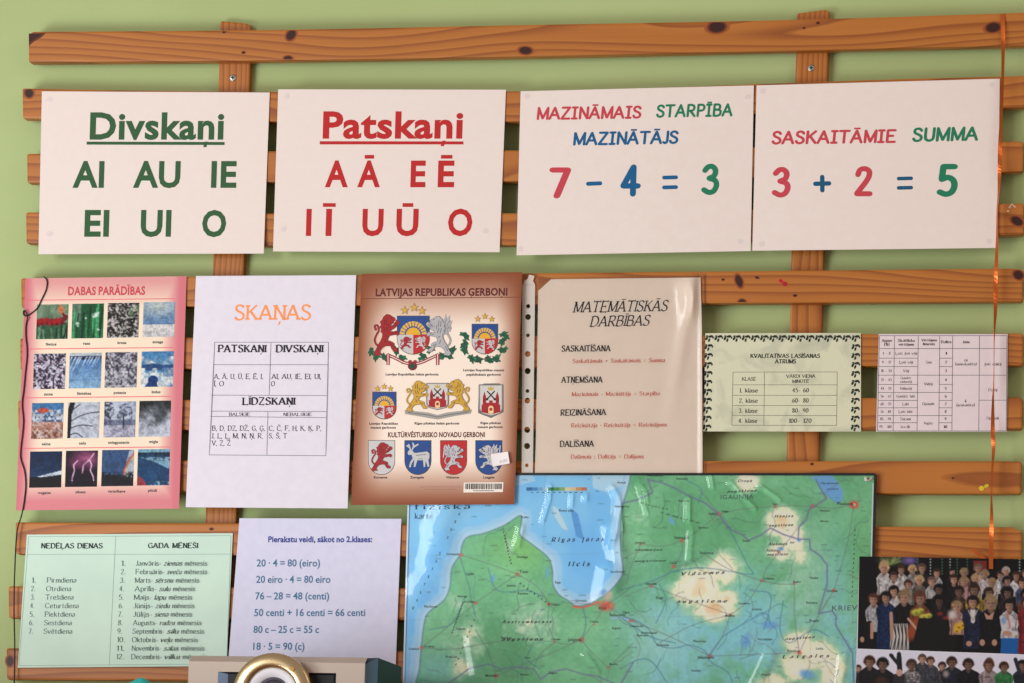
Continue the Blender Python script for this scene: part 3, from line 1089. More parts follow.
for s, c, y in (('Apguve', 0, 149), ('(%)', 0, 168), ('Skaitlisks', 1, 149), ('vērtējums', 1, 168), ('Vērtējuma', 2, 147), ('līmenis', 2, 166), ('Balles', 3, 156), ('Joma', 4, 156)):
    cell(s, c, y, True)
ry = [212, 255, 297, 341, 383, 421, 459, 496, 532, 570]
for k, (a, b) in enumerate((('1 - 8', 'Ļoti, ļoti vāji'), ('9 - 17', 'Ļoti vāji'), ('18 - 34', 'Vāji'), ('35 - 43', ''), ('44 - 55', 'Viduvēji'), ('56 - 67', 'Gandrīz labi'),
                            ('68 - 75', 'Labi'), ('76 - 84', 'Ļoti labi'), ('85 - 94', 'Teicami'), ('95 - 100', 'Izcili'))):
    cell(a, 0, ry[k])
    if b:
        cell(b, 1, ry[k])
    cell(str(k + 1), 3, ry[k], True)
cell('Gandrīz', 1, 332, h=11)
cell('viduvēji', 1, 350, h=11)
for s, c, y in (('Zems', 2, 255), ('Vidējs', 2, 361), ('Optimāls', 2, 458), ('Augsts', 2, 552), ('ni', 4, 245), ('(neieskaitīts)', 4, 264), ('i', 4, 444), ('(ieskaitīts)', 4, 464), ('ļoti daļēji', 5, 264), ('Daļēji', 5, 390), ('Optimāli', 5, 528)):
    cell(s, c, y)

# ---------------------------------------------------------------- days and months
P, r = sheet('calendar_sheet', 'pale mint green sheet listing the days of the week and the months', [(26.8, 534.6), (232.8, 533.2), (226.4, 666), (17.7, 667.7)], .0437,
             paper_mat('mint_paper', (206, 229, 212), (197, 221, 206), 16), lambda u, v: .003 * v, 10, 8)


def ds(x, y):
    return (x / 3.733, 500 + y / 3.733)


i = Ink()
for a, b in (((107, 137), (862, 133)), ((103, 203), (858, 202)), ((70, 618), (846, 612)), ((107, 137), (70, 618)), ((862, 133), (846, 612)), ((432, 136), (408, 615))):
    i.line([ds(*a), ds(*b)], .45, (140, 172, 160))
i.build('table_grid', P, r)
TX = (72, 92, 92)
for s, a, b, y in (('NEDĒĻAS DIENAS', 152, 383, 180), ('GADA MĒNEŠI', 552, 741, 179)):
    (xa, ya), (xb, _) = ds(a, y), ds(b, y)
    Ink().text(s, xa, xb, ya, 4.9, (42, 56, 54), 'serifb').build('heading', P, r, 2)
for k, (s, a, b) in enumerate((('Pirmdiena', 174, 284), ('Otrdiena', 172, 265), ('Trešdiena', 170, 274), ('Ceturtdiena', 168, 293), ('Piektdiena', 166, 279), ('Sestdiena', 164, 267), ('Svētdiena', 162, 269))):
    y = 308 + 31.8 * k
    (xa, ya), (xb, _) = ds(a, y), ds(b, y)
    n0 = ds(118 - k * 1.8, y)[0]
    Ink().text('%d.' % (k + 1), n0, n0 + 4, ya, 4.9, TX, 'serifs').text(s, xa, xb, ya, 4.9, TX, 'serifs').build('text_line', P, r, 2)
MONTHS = [('Janvāris-', 'ziemas', 506, 773, 452), ('Februāris-', 'sveču', 505, 773, 451), ('Marts-', 'sērsnu', 503, 743, 448), ('Aprīlis-', 'sulu', 501, 728, 446), ('Maijs-', 'lapu', 499, 717, 444),
          ('Jūnijs-', 'ziedu', 498, 725, 443), ('Jūlijs-', 'siena', 497, 717, 441), ('Augusts-', 'rudzu', 495, 751, 440), ('Septembris-', 'silu', 494, 761, 438), ('Oktobris-', 'veļu', 492, 738, 437),
          ('Novembris-', 'salas', 491, 762, 435), ('Decembris-', 'vilku', 489, 772, 434)]
for k, (s1, s2, a, b, n0) in enumerate(MONTHS):
    y = 245 + 31.7 * k
    (xa, ya), (xb, _) = ds(a, y), ds(b, y)
    n1_, n2_ = len(s1) * .97, len(s2) * 1.0 + s2.count('m') * .4
    tot = n1_ + n2_ + 7.7 + 1.7
    x1, x2 = xa + (xb - xa) * n1_ / tot, xa + (xb - xa) * (n1_ + .9) / tot
    x3 = xa + (xb - xa) * (n1_ + n2_ + .9) / tot
    x4 = xa + (xb - xa) * (n1_ + n2_ + 1.7) / tot
    nx = ds(n0, y)[0]
    i = Ink().text('%d.' % (k + 1), nx, nx + (4.4 if k < 9 else 7.6), ya, 4.9, TX, 'serifs').text(s1, xa, x1, ya, 4.9, TX, 'serifs')
    i.text(s2, x2, x3, ya, 4.9, (48, 66, 66), 'serifs', shear=.25).text('mēnesis', x4, xb, ya, 4.9, TX, 'serifs')
    i.build('text_line', P, r, 2)

# ---------------------------------------------------------------- how to write sums
P, r = sheet('sum_writing_sheet', 'bluish white sheet with blue sums in euros and cents, partly behind the projector', [(239.5, 518.2), (401.3, 518.8), (392.6, 745), (222, 741)], .0437,
             paper_mat('bluish_paper', (217, 215, 236), (211, 210, 231), 90), lambda u, v: .004 * v, 12, 16)


def pv(x, y):
    return (180 + x / 3.733, 500 + y / 3.733)


for s, a, b, y, h, st, c in (('Pierakstu veidi, sākot no 2.klases:', 329, 717, 157, 21, 'sansb', (62, 74, 150)), ('20 · 4 = 80 (eiro)', 286, 522, 248, 26, 'sansm', (70, 116, 150)),
                             ('20 eiro · 4 = 80 eiro', 284, 561, 309, 26, 'sansm', (70, 116, 150)), ('76 – 28 = 48 (centi)', 281, 556, 371, 26, 'sansm', (70, 116, 150)),
                             ('50 centi + 16 centi = 66 centi', 277, 691, 433, 26, 'sansm', (70, 116, 150)), ('80 c – 25 c = 55 c', 274, 518, 496, 26, 'sansm', (70, 116, 150)), ('18 · 5 = 90 (c)', 273, 464, 559, 26, 'sansm', (70, 116, 150))):
    (xa, ya), (xb, _) = pv(a, y), pv(b, y)
    Ink().text(s, xa, xb, ya, h / 3.733, c, st).build('heading' if st == 'sansb' else 'text_line', P, r, 2)

# ---------------------------------------------------------------- helpers for printed pictures on a poster
def patch(name, P, parent, quad, canvas, nu, nv, M, lift=0.0002, world=False):
    q = Paper(quad, P.d)
    q.P = P.P

    def col(px):
        if world:
            return canvas.sample(px[:, 0], px[:, 1])
        t = q.uv(px)
        return canvas.sample(t[:, 0] * canvas.w, t[:, 1] * canvas.h) * 1.08 - 30
    return q.grid(name, parent, M, nu, nv, col, 0, lift)


GLOSSY = print_mat('glossy_print', .42, .16)
SATIN = print_mat('satin_print', .5, .3)

# ================================================================ nature poster
P = Paper([(25.4, 278.4), (186.6, 276.2), (179, 508.6), (16, 510.4)], .0438, lambda u, v: .004 * v + .006 * np.clip(u - .8, 0, 1) * v)
poster = thing('nature_poster', 'pink-edged poster of sixteen small nature photographs titled DABAS PARĀDĪBAS', 'poster', P.centre())


def pink(px):
    t = P.uv(px)
    u, v = t[:, 0], t[:, 1]
    k = np.maximum.reduce([np.exp(-(u / .075) ** 2) * 1.0, np.clip((u - .86) / .1, 0, 1) * .95, .62 * np.clip((.13 - v) / .11, 0, 1), np.clip((v - .87) / .09, 0, 1) * .85])
    k = k[:, None]
    return np.array([238, 219, 194]) * (1 - k) + np.array([206, 110, 122]) * k


P.grid('sheet', poster, GLOSSY, 60, 80, pink)
Ink(.4).text('DABAS PARĀDĪBAS', 68, 145, 295, 8, (196, 56, 72), 'sansb', 294.6).build('title', P, poster)
for y, y2 in ((299.8, 299), (348.6, 347.8), (397.4, 396.6), (448, 447.2)):
    a, b = P.at(P.uv([(60, y)])[0, 1] * 0 + 0.005, P.uv([(60, y)])[0, 1])[0], P.at(.93, P.uv([(150, y2)])[0, 1])[0]
    Ink(.4).line([a, b], .8, (226, 96, 112)).build('divider_line', P, poster)


def nature(k):
    c = Canvas(32, 36, 2.4, (120, 150, 130))
    n1, n2 = c.noise(6, k * 7 + 1), c.noise(2.0 if k not in (2, 4, 6) else 1.7, k * 7 + 2)
    X, Y = c.x, c.y
    rs = random.Random(k)
    if k == 0:      # tulips
        c.mix(np.ones_like(X), (108, 142, 112))
        c.mix(n1, (150, 172, 150))
        c.mix((Y > 19) * .9, (52, 96, 70))
        for q in range(16):
            x = rs.uniform(0, 32)
            c.line([(x, 36), (x + rs.uniform(-3, 3), rs.uniform(20, 27))], 1.6, rs.choice([(120, 168, 130), (24, 60, 42), (86, 138, 104)]))
        for x, y in ((1, 19), (5, 18), (10, 17.5), (15, 18.5), (20, 18), (25, 17.5)):
            c.ell(x, y, 3.2, 3.8, (178, 22, 34), soft=.25)
            c.ell(x + .8, y + 2, 1.6, 1.6, (110, 8, 20), soft=.5)
        c.line([(25, 8), (30, 14)], 2.6, (110, 30, 40))
        c.ell(29, 14, 2.6, 3.4, (120, 28, 44), .4)
        c.ell(24.5, 5.5, 3.2, 4.4, (226, 140, 98), -.2, .3)
    elif k == 1:    # dew on green stems
        c.mix(np.ones_like(X), (40, 100, 66))
        c.mix((X < 9) * (Y < 18) * .7, (150, 156, 150))
        for q in range(16):
            x = rs.uniform(0, 32)
            c.line([(x, 36), (x + rs.uniform(-3, 3), rs.uniform(0, 14))], rs.uniform(1, 2.6), rs.choice([(92, 176, 124), (22, 66, 44), (58, 134, 88)]))
        for x, y, r in ((24, 12, 2.4), (22, 13.5, 1.6), (26, 10, 1.4), (5.5, 20.5, 2), (6, 23, 1.2), (27, 27, 1.2), (14, 15, 1)):
            c.ell(x, y, r, r * .8, (238, 246, 240), .5, .5)
    elif k in (2, 4, 6):   # hail, rime, blizzard
        dark, light = {2: ((36, 36, 34), (214, 208, 206)), 4: ((44, 34, 58), (222, 218, 230)), 6: ((70, 70, 86), (206, 204, 212))}[k]
        t = np.clip((n2 - .5) * (4.2 if k != 6 else 3.2) + (n1 - .5) * 1.6 + .5, 0, 1)
        c.a[:] = np.array(dark) * (1 - t[..., None]) + np.array(light) * t[..., None]
        if k == 4:
            for q in range(60):
                a, b = rs.uniform(-4, 34), rs.uniform(-2, 38)
                d = math.atan2(b - 16, a - 20) + rs.uniform(-.5, .5)
                L = rs.uniform(3, 6)
                c.line([(a, b), (a + L * math.cos(d), b + L * math.sin(d))], rs.uniform(.6, 1.3), rs.choice([light, light, dark, (120, 70, 96)]))
        if k == 2:
            c.mix(np.clip((n1 - .56) * 6, 0, .7) * (X > 14), (70, 104, 62))
    elif k == 3:    # snow field
        c.mix(np.ones_like(X), (126, 156, 190))
        c.ell(15, 4, 13, 7, (206, 214, 210), 0, .9)
        c.mix(np.clip((Y - 14) / 8, 0, 1) * .6, (98, 136, 178))
        c.mix(Y > 23, (226, 222, 220))
        c.mix((Y > 30) * n1, (206, 206, 212))
        for q in range(9):
            c.line([(6 + q * 2.6, 31 - q * .25), (6 + q * 2.6, 33 - q * .3)], .7, (170, 168, 172))
    elif k == 5:    # icicles
        t = np.clip(Y / 36, 0, 1)[..., None]
        c.a[:] = np.array((70, 112, 172)) * (1 - t) + np.array((158, 196, 226)) * t
        c.mix((Y < 5 + 3 * n1), (34, 44, 84))
        c.mix((Y < 3), (200, 206, 214))
        for q in range(9):
            x, L = 1 + q * 3.6 + rs.uniform(-1, 1), rs.uniform(6, 20)
            c.poly([(x, 4), (x + 1.8, 4), (x - L * .4, 4 + L)], (214, 230, 244), .85)
        c.line([(0, 28), (32, 27)], .8, (110, 150, 196))
    elif k == 7:    # ice and clouds
        c.mix(np.ones_like(X), (88, 142, 190))
        c.mix(np.clip((n1 - .4) * 4, 0, 1) * (Y > 5) * (Y < 14), (226, 232, 236))
        c.poly([(0, 14), (12, 12), (22, 14), (32, 13), (32, 20), (0, 19)], (44, 84, 136))
        c.mix(np.clip((n1 - .3) * 4, 0, 1) * (Y > 17), (232, 236, 238))
        c.ell(12, 29, 5, 4.6, (28, 64, 124))
        c.poly([(4, 36), (8, 30), (16, 31), (17, 36)], (28, 64, 124))
        c.mix((X > 22) * (Y > 16) * (Y < 26) * n2, (52, 104, 164))
    elif k == 8:    # frosty yard
        c.mix(np.ones_like(X), (70, 126, 176))
        c.mix(np.clip((n2 - .35) * 5, 0, 1) * (Y > 7) * (Y < 19), (206, 212, 224))
        c.mix(np.clip((.5 - n2) * 5, 0, 1) * (Y > 12) * (Y < 20), (84, 92, 124))
        c.ell(11.5, 7.5, 6, 2.6, (196, 88, 62))
        c.mix((Y > 19), (178, 130, 112))
        c.mix((Y > 19) * np.clip((n2 - .45) * 5, 0, 1), (214, 196, 190))
        c.mix((Y > 26) * np.clip((.5 - n2) * 4, 0, 1), (130, 74, 52))
    elif k == 9:    # bare tree in frost
        c.mix(np.ones_like(X), (206, 212, 224))
        c.mix(n2 * .5, (176, 184, 204))
        c.poly([(2, 0), (7, 0), (4, 12), (3, 36), (0, 36), (0, 6)], (24, 22, 28))
        for p in ([(3, 19), (12, 14), (22, 11), (32, 10)], [(3, 26), (10, 23.5), (17, 23), (25, 24)], [(2, 33), (9, 31), (15, 35)], [(4, 8), (12, 2)]):
            c.line(crom(p, 5), .9, (40, 38, 48))
    elif k == 10:   # misty trees
        c.mix(np.ones_like(X), (176, 186, 208))
        c.ell(10, 14, 14, 12, (206, 212, 226), 0, .8)
        c.mix(np.clip((n2 - .38) * 3, 0, .8) * (np.hypot((X - 21) / 8, (Y - 14) / 12) < 1), (64, 70, 96))
        c.mix(np.clip((n2 - .35) * 4, 0, .95) * (np.hypot((X - 1) / 9, (Y - 12) / 15) < 1), (50, 54, 78))
        c.mix((Y > 18) * (Y < 25) * .75, (104, 110, 136))
        c.mix((Y > 24), (190, 190, 208))
        c.mix((Y > 24) * np.clip((n2 - .5) * 4, 0, .7), (140, 136, 160))
        c.line([(20, 12), (19.5, 27)], 1.2, (44, 44, 62))
    elif k == 11:   # fog
        t = np.clip((Y - 4) / 22 + (n1 - .5) * 1.1, 0, 1)[..., None]
        c.a[:] = np.array((42, 44, 46)) * (1 - t) + np.array((202, 208, 222)) * t
    elif k == 12:   # thundercloud
        t = np.clip(Y / 26, 0, 1)[..., None]
        c.a[:] = np.array((24, 52, 88)) * (1 - t) + np.array((44, 78, 116)) * t
        c.mix(n1 * .3, (18, 36, 62))
        c.poly([(8, 25), (20, 22), (32, 19), (32, 23), (18, 25), (8, 26)], (226, 238, 248))
        c.poly([(0, 25), (12, 25.5), (32, 24), (32, 36), (0, 36)], (14, 18, 26))
    elif k == 13:   # lightning
        c.mix(np.ones_like(X), (30, 16, 34))
        c.mix(n1 * .4, (70, 40, 74))
        c.ell(21, 8, 10, 7, (206, 120, 160), .2, .9, .9)
        c.ell(10, 13, 7, 4, (150, 80, 120), .2, .9, .7)
        for p in ([(28, 3), (24, 9), (26, 14), (25, 20), (28, 26), (29, 33)], [(12, 10), (8, 14), (9, 20), (7, 27), (7, 33)], [(24, 9), (18, 14), (17, 22)]):
            c.line(p, 1.8, (190, 120, 170), .6)
            c.line(p, .8, (250, 226, 244))
        c.mix((Y > 30) * .7, (20, 10, 24))
    elif k == 14:   # rainbow
        c.mix(np.ones_like(X), (70, 98, 140))
        c.mix((X > 25 - (Y - 10) * .25) * .85, (206, 212, 222))
        for r, col in ((30, (214, 70, 62)), (28.8, (238, 140, 84)), (27.6, (240, 196, 130))):
            c.mix(np.clip(.9 - abs(np.hypot(X - 52, Y - 26) - r), 0, 1) * (Y < 29), col)
        c.mix((Y > 22) * np.clip((n2 - .35 + (Y - 24) / 18) * 4, 0, 1), (34, 34, 40))
    else:           # flood
        c.mix(np.ones_like(X), (44, 92, 134))
        c.mix(n1 * .5, (20, 52, 84))
        c.mix((Y < 7) * np.clip((n2 - .35) * 4, 0, 1), (20, 36, 44))
        c.mix((Y < 3), (140, 186, 206))
        c.poly([(2, 8), (32, 8), (32, 20), (20, 14), (8, 10)], (168, 206, 224), .8)
        c.mix((Y > 8) * (Y < 12) * np.clip((n2 - .5) * 5, 0, 1), (30, 52, 66))
        c.poly([(0, 26), (5, 29), (10, 36), (0, 36)], (176, 70, 78))
        c.mix((Y > 32) * (X > 12) * np.clip((n2 - .5) * 5, 0, 1), (170, 206, 226))
    f1, f2 = c.noise(1.3, k + 40, 2), c.noise(4, k + 70)
    c.mix(np.clip((.5 - f1) * 1.2, 0, .12), c.a.mean((0, 1)) * .35)
    c.mix(np.clip((f1 - .5) * 1.0, 0, .1), np.minimum(c.a.mean((0, 1)) * 1.5 + 30, 255))
    c.mix(np.clip((.5 - f2) * 1.4, 0, .22), c.a.mean((0, 1)) * .5)
    return c


NAMES = ['lietus', 'rasa', 'krusa', 'sniegs', 'sarma', 'lāstekas', 'putenis', 'ledus', 'salna', 'sals', 'sniegputenis', 'migla', 'negaiss', 'zibens', 'varavīksne', 'plūdi']
WHAT = ['red tulips in rain', 'green stems with dew', 'hailstones', 'snow field', 'purplish rime', 'blue icicles', 'grey snow flurry', 'ice and white clouds', 'orange roof over frosty ground', 'dark bare branches',
        'trees in snowfall', 'fog', 'white streak in a dark blue sky', 'pink lightning', 'rainbow', 'flood water']
ROWS = [(304, 338.6, [36.6, 72, 107.4, 143.2], 31.5), (353.2, 388.6, [33.5, 69.3, 105, 141.3], 32), (402.6, 438.4, [31.6, 67.8, 104, 139], 31.6), (451, 487.2, [29.7, 65.5, 101.7, 137.5], 32)]
for rr, (ya, yb, xs, w) in enumerate(ROWS):
    for cc, x in enumerate(xs):
        dy = -.75 * cc + .6
        k = rr * 4 + cc
        quad = [(x + .5, ya + dy), (x + w + .5, ya + dy - .4), (x + w - .6, yb + dy - .4), (x - .6, yb + dy)]
        o = patch('photograph', P, poster, quad, nature(k), 46, 52, GLOSSY)
        o['label'] = 'small square photograph: ' + WHAT[k]
        wn = min(len(NAMES[k]) * 1.75, 22)
        cx = x + w / 2 - 1.2
        Ink(.4).text(NAMES[k], cx - wn / 2, cx + wn / 2, yb + dy + 6.2, 2.6, (44, 34, 40), 'sansb').build('caption', P, poster)

# ================================================================ coats of arms poster
P = Paper([(361.8, 273.8), (522, 272), (514.4, 504.2), (351, 505)], .0525, lambda u, v: .0015 * np.sin(np.pi * v))
arms = thing('coat_of_arms_poster', 'brown-bordered poster of painted shields titled LATVIJAS REPUBLIKAS ĢERBOŅI', 'poster', P.centre())


def brown(px):
    t = P.uv(px)
    u, v = t[:, 0], t[:, 1]
    ex = np.clip(1 - np.minimum(u / .2, (1 - u) / .17), 0, 1) ** 1.5
    ey = np.clip(1 - np.minimum(v / .24, (1 - v) / .19), 0, 1) ** 1.2
    k = 1 - (1 - ex) * (1 - ey)
    k = np.maximum(k, np.exp(-((np.hypot(np.maximum(.26 - u, 0), np.maximum(.2 - v, 0)) - .26) / .12) ** 2) * 0)[:, None]
    return np.array([246, 228, 212]) * (1 - k) + np.array([138, 74, 46]) * k


P.grid('sheet', arms, GLOSSY, 60, 84, brown, thick=.0008)
MAR = (92, 18, 22)
Ink(.4).text('LATVIJAS REPUBLIKAS ĢERBOŅI', 375.6, 507.2, 296, 7.2, MAR, 'sansb', 295.4).build('title', P, arms)
Ink(.4).line([P.at(.002, .108)[0], P.at(.998, .108)[0]], .7, (120, 50, 36)).build('divider_line', P, arms)
Ink(.4).text('KULTŪRVĒSTURISKO NOVADU ĢERBOŅI', 388, 484.8, 437.2, 4.8, MAR, 'sansb', 437).build('title', P, arms)
GOLD, DGOLD, SILV, DSIL, LRED, FRED, FBLU, OAK = (208, 164, 64), (140, 100, 30), (196, 194, 192), (98, 96, 100), (158, 20, 26), (186, 28, 32), (24, 68, 136), (24, 98, 62)

LION = [(.40, .06), (.50, .0), (.62, .01), (.70, .05), (.80, .08), (.84, .13), (.76, .16), (.78, .2), (.70, .22), (.66, .27), (.74, .27), (.84, .20), (.88, .14), (.96, .15), (1.0, .2), (.94, .25), (.86, .29), (.78, .34), (.68, .37),
        (.66, .42), (.78, .42), (.90, .40), (.98, .45), (.94, .51), (.84, .48), (.72, .50), (.62, .51), (.56, .58), (.55, .64), (.66, .66), (.78, .70), (.80, .80), (.90, .84), (.92, .90), (.78, .90), (.70, .82), (.66, .76), (.54, .76),
        (.48, .76), (.36, .80), (.27, .87), (.25, .92), (.32, .98), (.10, 1.0), (.04, .94), (.12, .86), (.20, .74), (.30, .64), (.36, .54), (.37, .46), (.30, .42), (.33, .36), (.26, .30), (.32, .25), (.27, .17), (.35, .14)]
WING = [(.44, .5), (.2, .46), (.02, .3), (.08, .28), (-.02, .1), (.1, .14), (.08, -.04), (.2, .06), (.24, -.06), (.34, .1), (.46, .26)]
TAIL = [(.3, .76), (.14, .74), (.06, .62), (.14, .48), (.22, .38), (.16, .26), (.06, .28), (.1, .36)]


def fit(pts, x0, y0, x1, y1, flip=False):
    pts = np.asarray(pts, float)
    X = 1 - pts[:, 0] if flip else pts[:, 0]
    return np.stack([x0 + X * (x1 - x0), y0 + pts[:, 1] * (y1 - y0)], 1)


def beast(ink, x0, y0, x1, y1, col, dark, flip=False, wing=False):
    def f(p):
        return fit(p, x0, y0, x1, y1, flip)
    w = x1 - x0
    if wing:
        ink.poly(f(WING), col)
        for a, b in (((.4, .44), (.08, .26)), ((.4, .36), (.06, .1)), ((.42, .3), (.2, .06))):
            ink.line(f([a, b]), .02 * w, dark)
    t = f(crom(TAIL, 3))
    ink.line(t, .07 * w, dark).line(t, .045 * w, col)
    ink.ell(*t[-1], .05 * w, .05 * w, col)
    L_ = f(LION)
    ink.line(np.vstack([L_, L_[:1]]), .035 * w, dark)
    ink.poly(L_, col)
    for a, b in (((.42, .12), (.44, .26)), ((.5, .1), (.52, .26)), ((.4, .3), (.46, .42)), ((.5, .3), (.56, .42)), ((.58, .22), (.6, .32)), ((.46, .5), (.54, .54)), ((.44, .6), (.48, .7)), ((.7, .46), (.86, .44)), ((.8, .28), (.92, .2)), ((.6, .7), (.74, .76)), ((.26, .76), (.16, .88))):
        ink.line(f([a, b]), .03 * w, dark)
    ink.ell(*f([(.7, .08)])[0], .025 * w, .025 * w, dark)
    return ink


def shield_pts(x0, y0, x1, y1, ys=None):
    h = y1 - y0
    yk = y0 + .6 * h
    out = [(x0, y0), (x1, y0), (x1, yk)]
    for k in range(1, 12):
        t = math.pi * k / 12
        out.append(((x0 + x1) / 2 + (x1 - x0) / 2 * math.cos(t), yk + (y1 - yk) * math.sin(t)))
    return out + [(x0, yk)]


def small_arms(x0, y0, x1, y1, ys, parent):
    xm, w = (x0 + x1) / 2, x1 - x0
    i = Ink(.4).poly(shield_pts(x0 - .5, y0 - .5, x1 + .5, y1 + .6), (84, 60, 50)).poly(shield_pts(x0, y0, x1, y1), FBLU)
    for k in range(11):
        t = math.pi * (k + .5) / 11
        r0, r1 = .27 * w, .43 * w
        a, b = t - .09, t + .09
        q = [(xm + r * math.cos(g), min(ys - r * math.sin(g), ys)) for r, g in ((r0, a), (r1, a - .03), (r1, b + .03), (r0, b))]
        i.poly(q, (222, 176, 74))
    i.ell(xm, ys, .23 * w, .23 * w, (226, 170, 40), 0, 16, 180, 360)
    lo = np.array(shield_pts(x0, y0, x1, y1))
    left = [(x0, ys), (xm, ys), (xm, y1)] + [tuple(p) for p in lo if p[1] > ys + .3 and p[0] < xm - .2]
    right = [(xm, ys), (x1, ys)] + [tuple(p) for p in lo if p[1] > ys + .3 and p[0] > xm + .2] + [(xm, y1)]
    i.poly(left, SILV).poly(right, FRED)
    beast(i, x0 + .08 * w, ys + .06 * w, xm - .05 * w, y1 - .16 * w, (172, 30, 40), (110, 10, 20))
    beast(i, xm + .06 * w, ys + .06 * w, x1 - .1 * w, y1 - .16 * w, (206, 196, 196), (150, 60, 64), True, True)
    return i.build('shield', P, parent, 4)


def stars(pts, r, parent):
    for x, y in pts:
        Ink(.4).star(x, y, r, DGOLD).star(x, y, r * .82, GOLD).build('star', P, parent, 4)['label'] = 'gold star'


def oak(ink, pts, size, seed):
    rs = random.Random(seed)
    for x, y, a in pts:
        for dx, dy, da in ((0, 0, 0), (rs.uniform(-2, 2), rs.uniform(-2.4, 2.4), rs.uniform(.6, 1.4))):
            q = []
            for k in range(20):
                t = 2 * math.pi * k / 20
                rr = size * (1.0 + .22 * math.cos(5 * t))
                u_, v_ = rr * 1.15 * math.cos(t), rr * .6 * math.sin(t)
                q.append((x + dx + u_ * math.cos(a + da) - v_ * math.sin(a + da), y + dy + u_ * math.sin(a + da) + v_ * math.cos(a + da)))
            ink.poly(q, (22, 82, 54) if da else (34, 112, 74))
        ink.line([(x - size * math.cos(a), y - size * math.sin(a)), (x + size * math.cos(a), y + size * math.sin(a))], size * .12, (14, 60, 40))
    return ink


# large arms with supporters
i = Ink(.4)
oak(i, [(377, 355.5, .4), (385, 357, .2), (396, 350, 1.0), (403, 357.5, .4), (422, 358, -.4), (430, 350, -1), (441, 357.5, -.2), (449, 354.5, -.5), (372, 352, 1.2), (453, 350, -1.2)], 3.8, 1)
rib = crom([(387, 354.5), (396, 358.5), (404, 362.5), (412.5, 364), (421, 362.5), (430, 358.5), (438.5, 354.5)], 4)
i.line(rib, 3.2, (150, 26, 34)).line(rib, .9, (232, 214, 206))
for x in (388, 437.6):
    i.poly([(x - 1.8, 354), (x + 1.8, 354), (x + 1.6, 365), (x - 1.6, 365)], (156, 30, 38)).line([(x, 354), (x, 365)], .9, (232, 214, 206))
i.ell(412.4, 366, 4.6, 4.4, (118, 22, 28)).ell(412.4, 366, 2.8, 2.6, (28, 70, 50)).ell(410, 362, 2, 2, (150, 30, 38)).ell(415, 362, 2, 2, (150, 30, 38))
e = i.build('emblem', P, arms, 1)
e['label'] = 'large coat of arms with a red lion and a silver griffin'
beast(Ink(.4), 373, 314.6, 399.5, 355.5, LRED, (112, 8, 16)).build('lion', P, e, 3)['label'] = 'red lion'
beast(Ink(.4), 426, 316.5, 452, 355.5, (176, 174, 176), (104, 102, 108), True, True).build('griffin', P, e, 3)['label'] = 'silver grey griffin'
small_arms(397.4, 316.2, 429, 354, 334.8, e)
stars([(404.8, 310.4), (414.1, 307.6), (421.9, 310.8)], 4.8, e)
# arms in an oak wreath
i = Ink(.4)
oak(i, [(464, 334.5, .2), (465.5, 343, 1.2), (464.5, 351, .6), (471.5, 358.5, .6), (478.5, 360, -.2), (503.5, 334, -.4), (502.5, 342, 1.9), (504, 350, 2.4), (496.5, 357.5, -.6), (489, 360.5, .2)], 4, 2)
i.line([(476, 356), (491, 362)], .7, (60, 44, 30)).line([(491, 356), (476, 362)], .7, (60, 44, 30))
e = i.build('emblem', P, arms, 1)
e['label'] = 'coat of arms in a green oak wreath'
small_arms(472.2, 324.3, 497.4, 353.8, 338.6, e)
stars([(477.7, 319), (484.9, 316.4), (491.6, 319.2)], 3.6, e)
# small arms
e = Ink(.4).poly(shield_pts(372.2, 391.6, 396.4, 419.4), (120, 108, 100)).build('emblem', P, arms, 1)
e['label'] = 'small plain coat of arms under three stars'
small_arms(372.9, 392.4, 395.7, 418.6, 405.8, e)
stars([(377.6, 388.6), (384.2, 386.6), (390.3, 388.6)], 3.5, e)


def castle(x0, y0, x1, y1, parent):
    def f(p):
        return fit(p, x0, y0, x1, y1)
    c = [(0, 0), (1, 0), (1, .78), (.88, .92), (.5, 1.0), (.12, .92), (0, .78)]
    w = x1 - x0
    i = Ink(.4).poly(f([((x - .5) * 1.14 + .5, (y - .5) * 1.08 + .5) for x, y in c]), (88, 84, 80)).poly(f([((x - .5) * 1.09 + .5, (y - .5) * 1.05 + .5) for x, y in c]), (150, 148, 144)).poly(f(c), (208, 204, 198))
    i.poly(f([(.06, .9), (.06, .64), (.12, .64), (.12, .38), (.2, .2), (.28, .38), (.28, .58), (.42, .58), (.42, .5), (.58, .5), (.58, .58), (.72, .58), (.72, .38), (.8, .2), (.88, .38), (.88, .64), (.94, .64), (.94, .9), (.5, .97)]), (164, 24, 36))
    i.poly(f([(.38, .93), (.38, .74), (.44, .68), (.56, .68), (.62, .74), (.62, .93), (.5, .96)]), (232, 206, 150)).ell(*f([(.5, .8)])[0], .08 * w, .08 * w, (170, 60, 40))
    for a, b in (((.32, .18), (.68, .46)), ((.68, .18), (.32, .46))):
        i.line(f([a, b]), .06 * w, (34, 30, 34)).ell(*f([b])[0], .06 * w, .06 * w, (34, 30, 34))
    i.poly(f([(.38, .16), (.36, .02), (.44, .09), (.5, .0), (.56, .09), (.64, .02), (.62, .16)]), (196, 168, 70))
    for x in (.14, .8):
        i.line(f([(x + .04, .44), (x + .04, .54)]), .05 * w, (98, 10, 18))
    return i.build('shield', P, parent, 4)


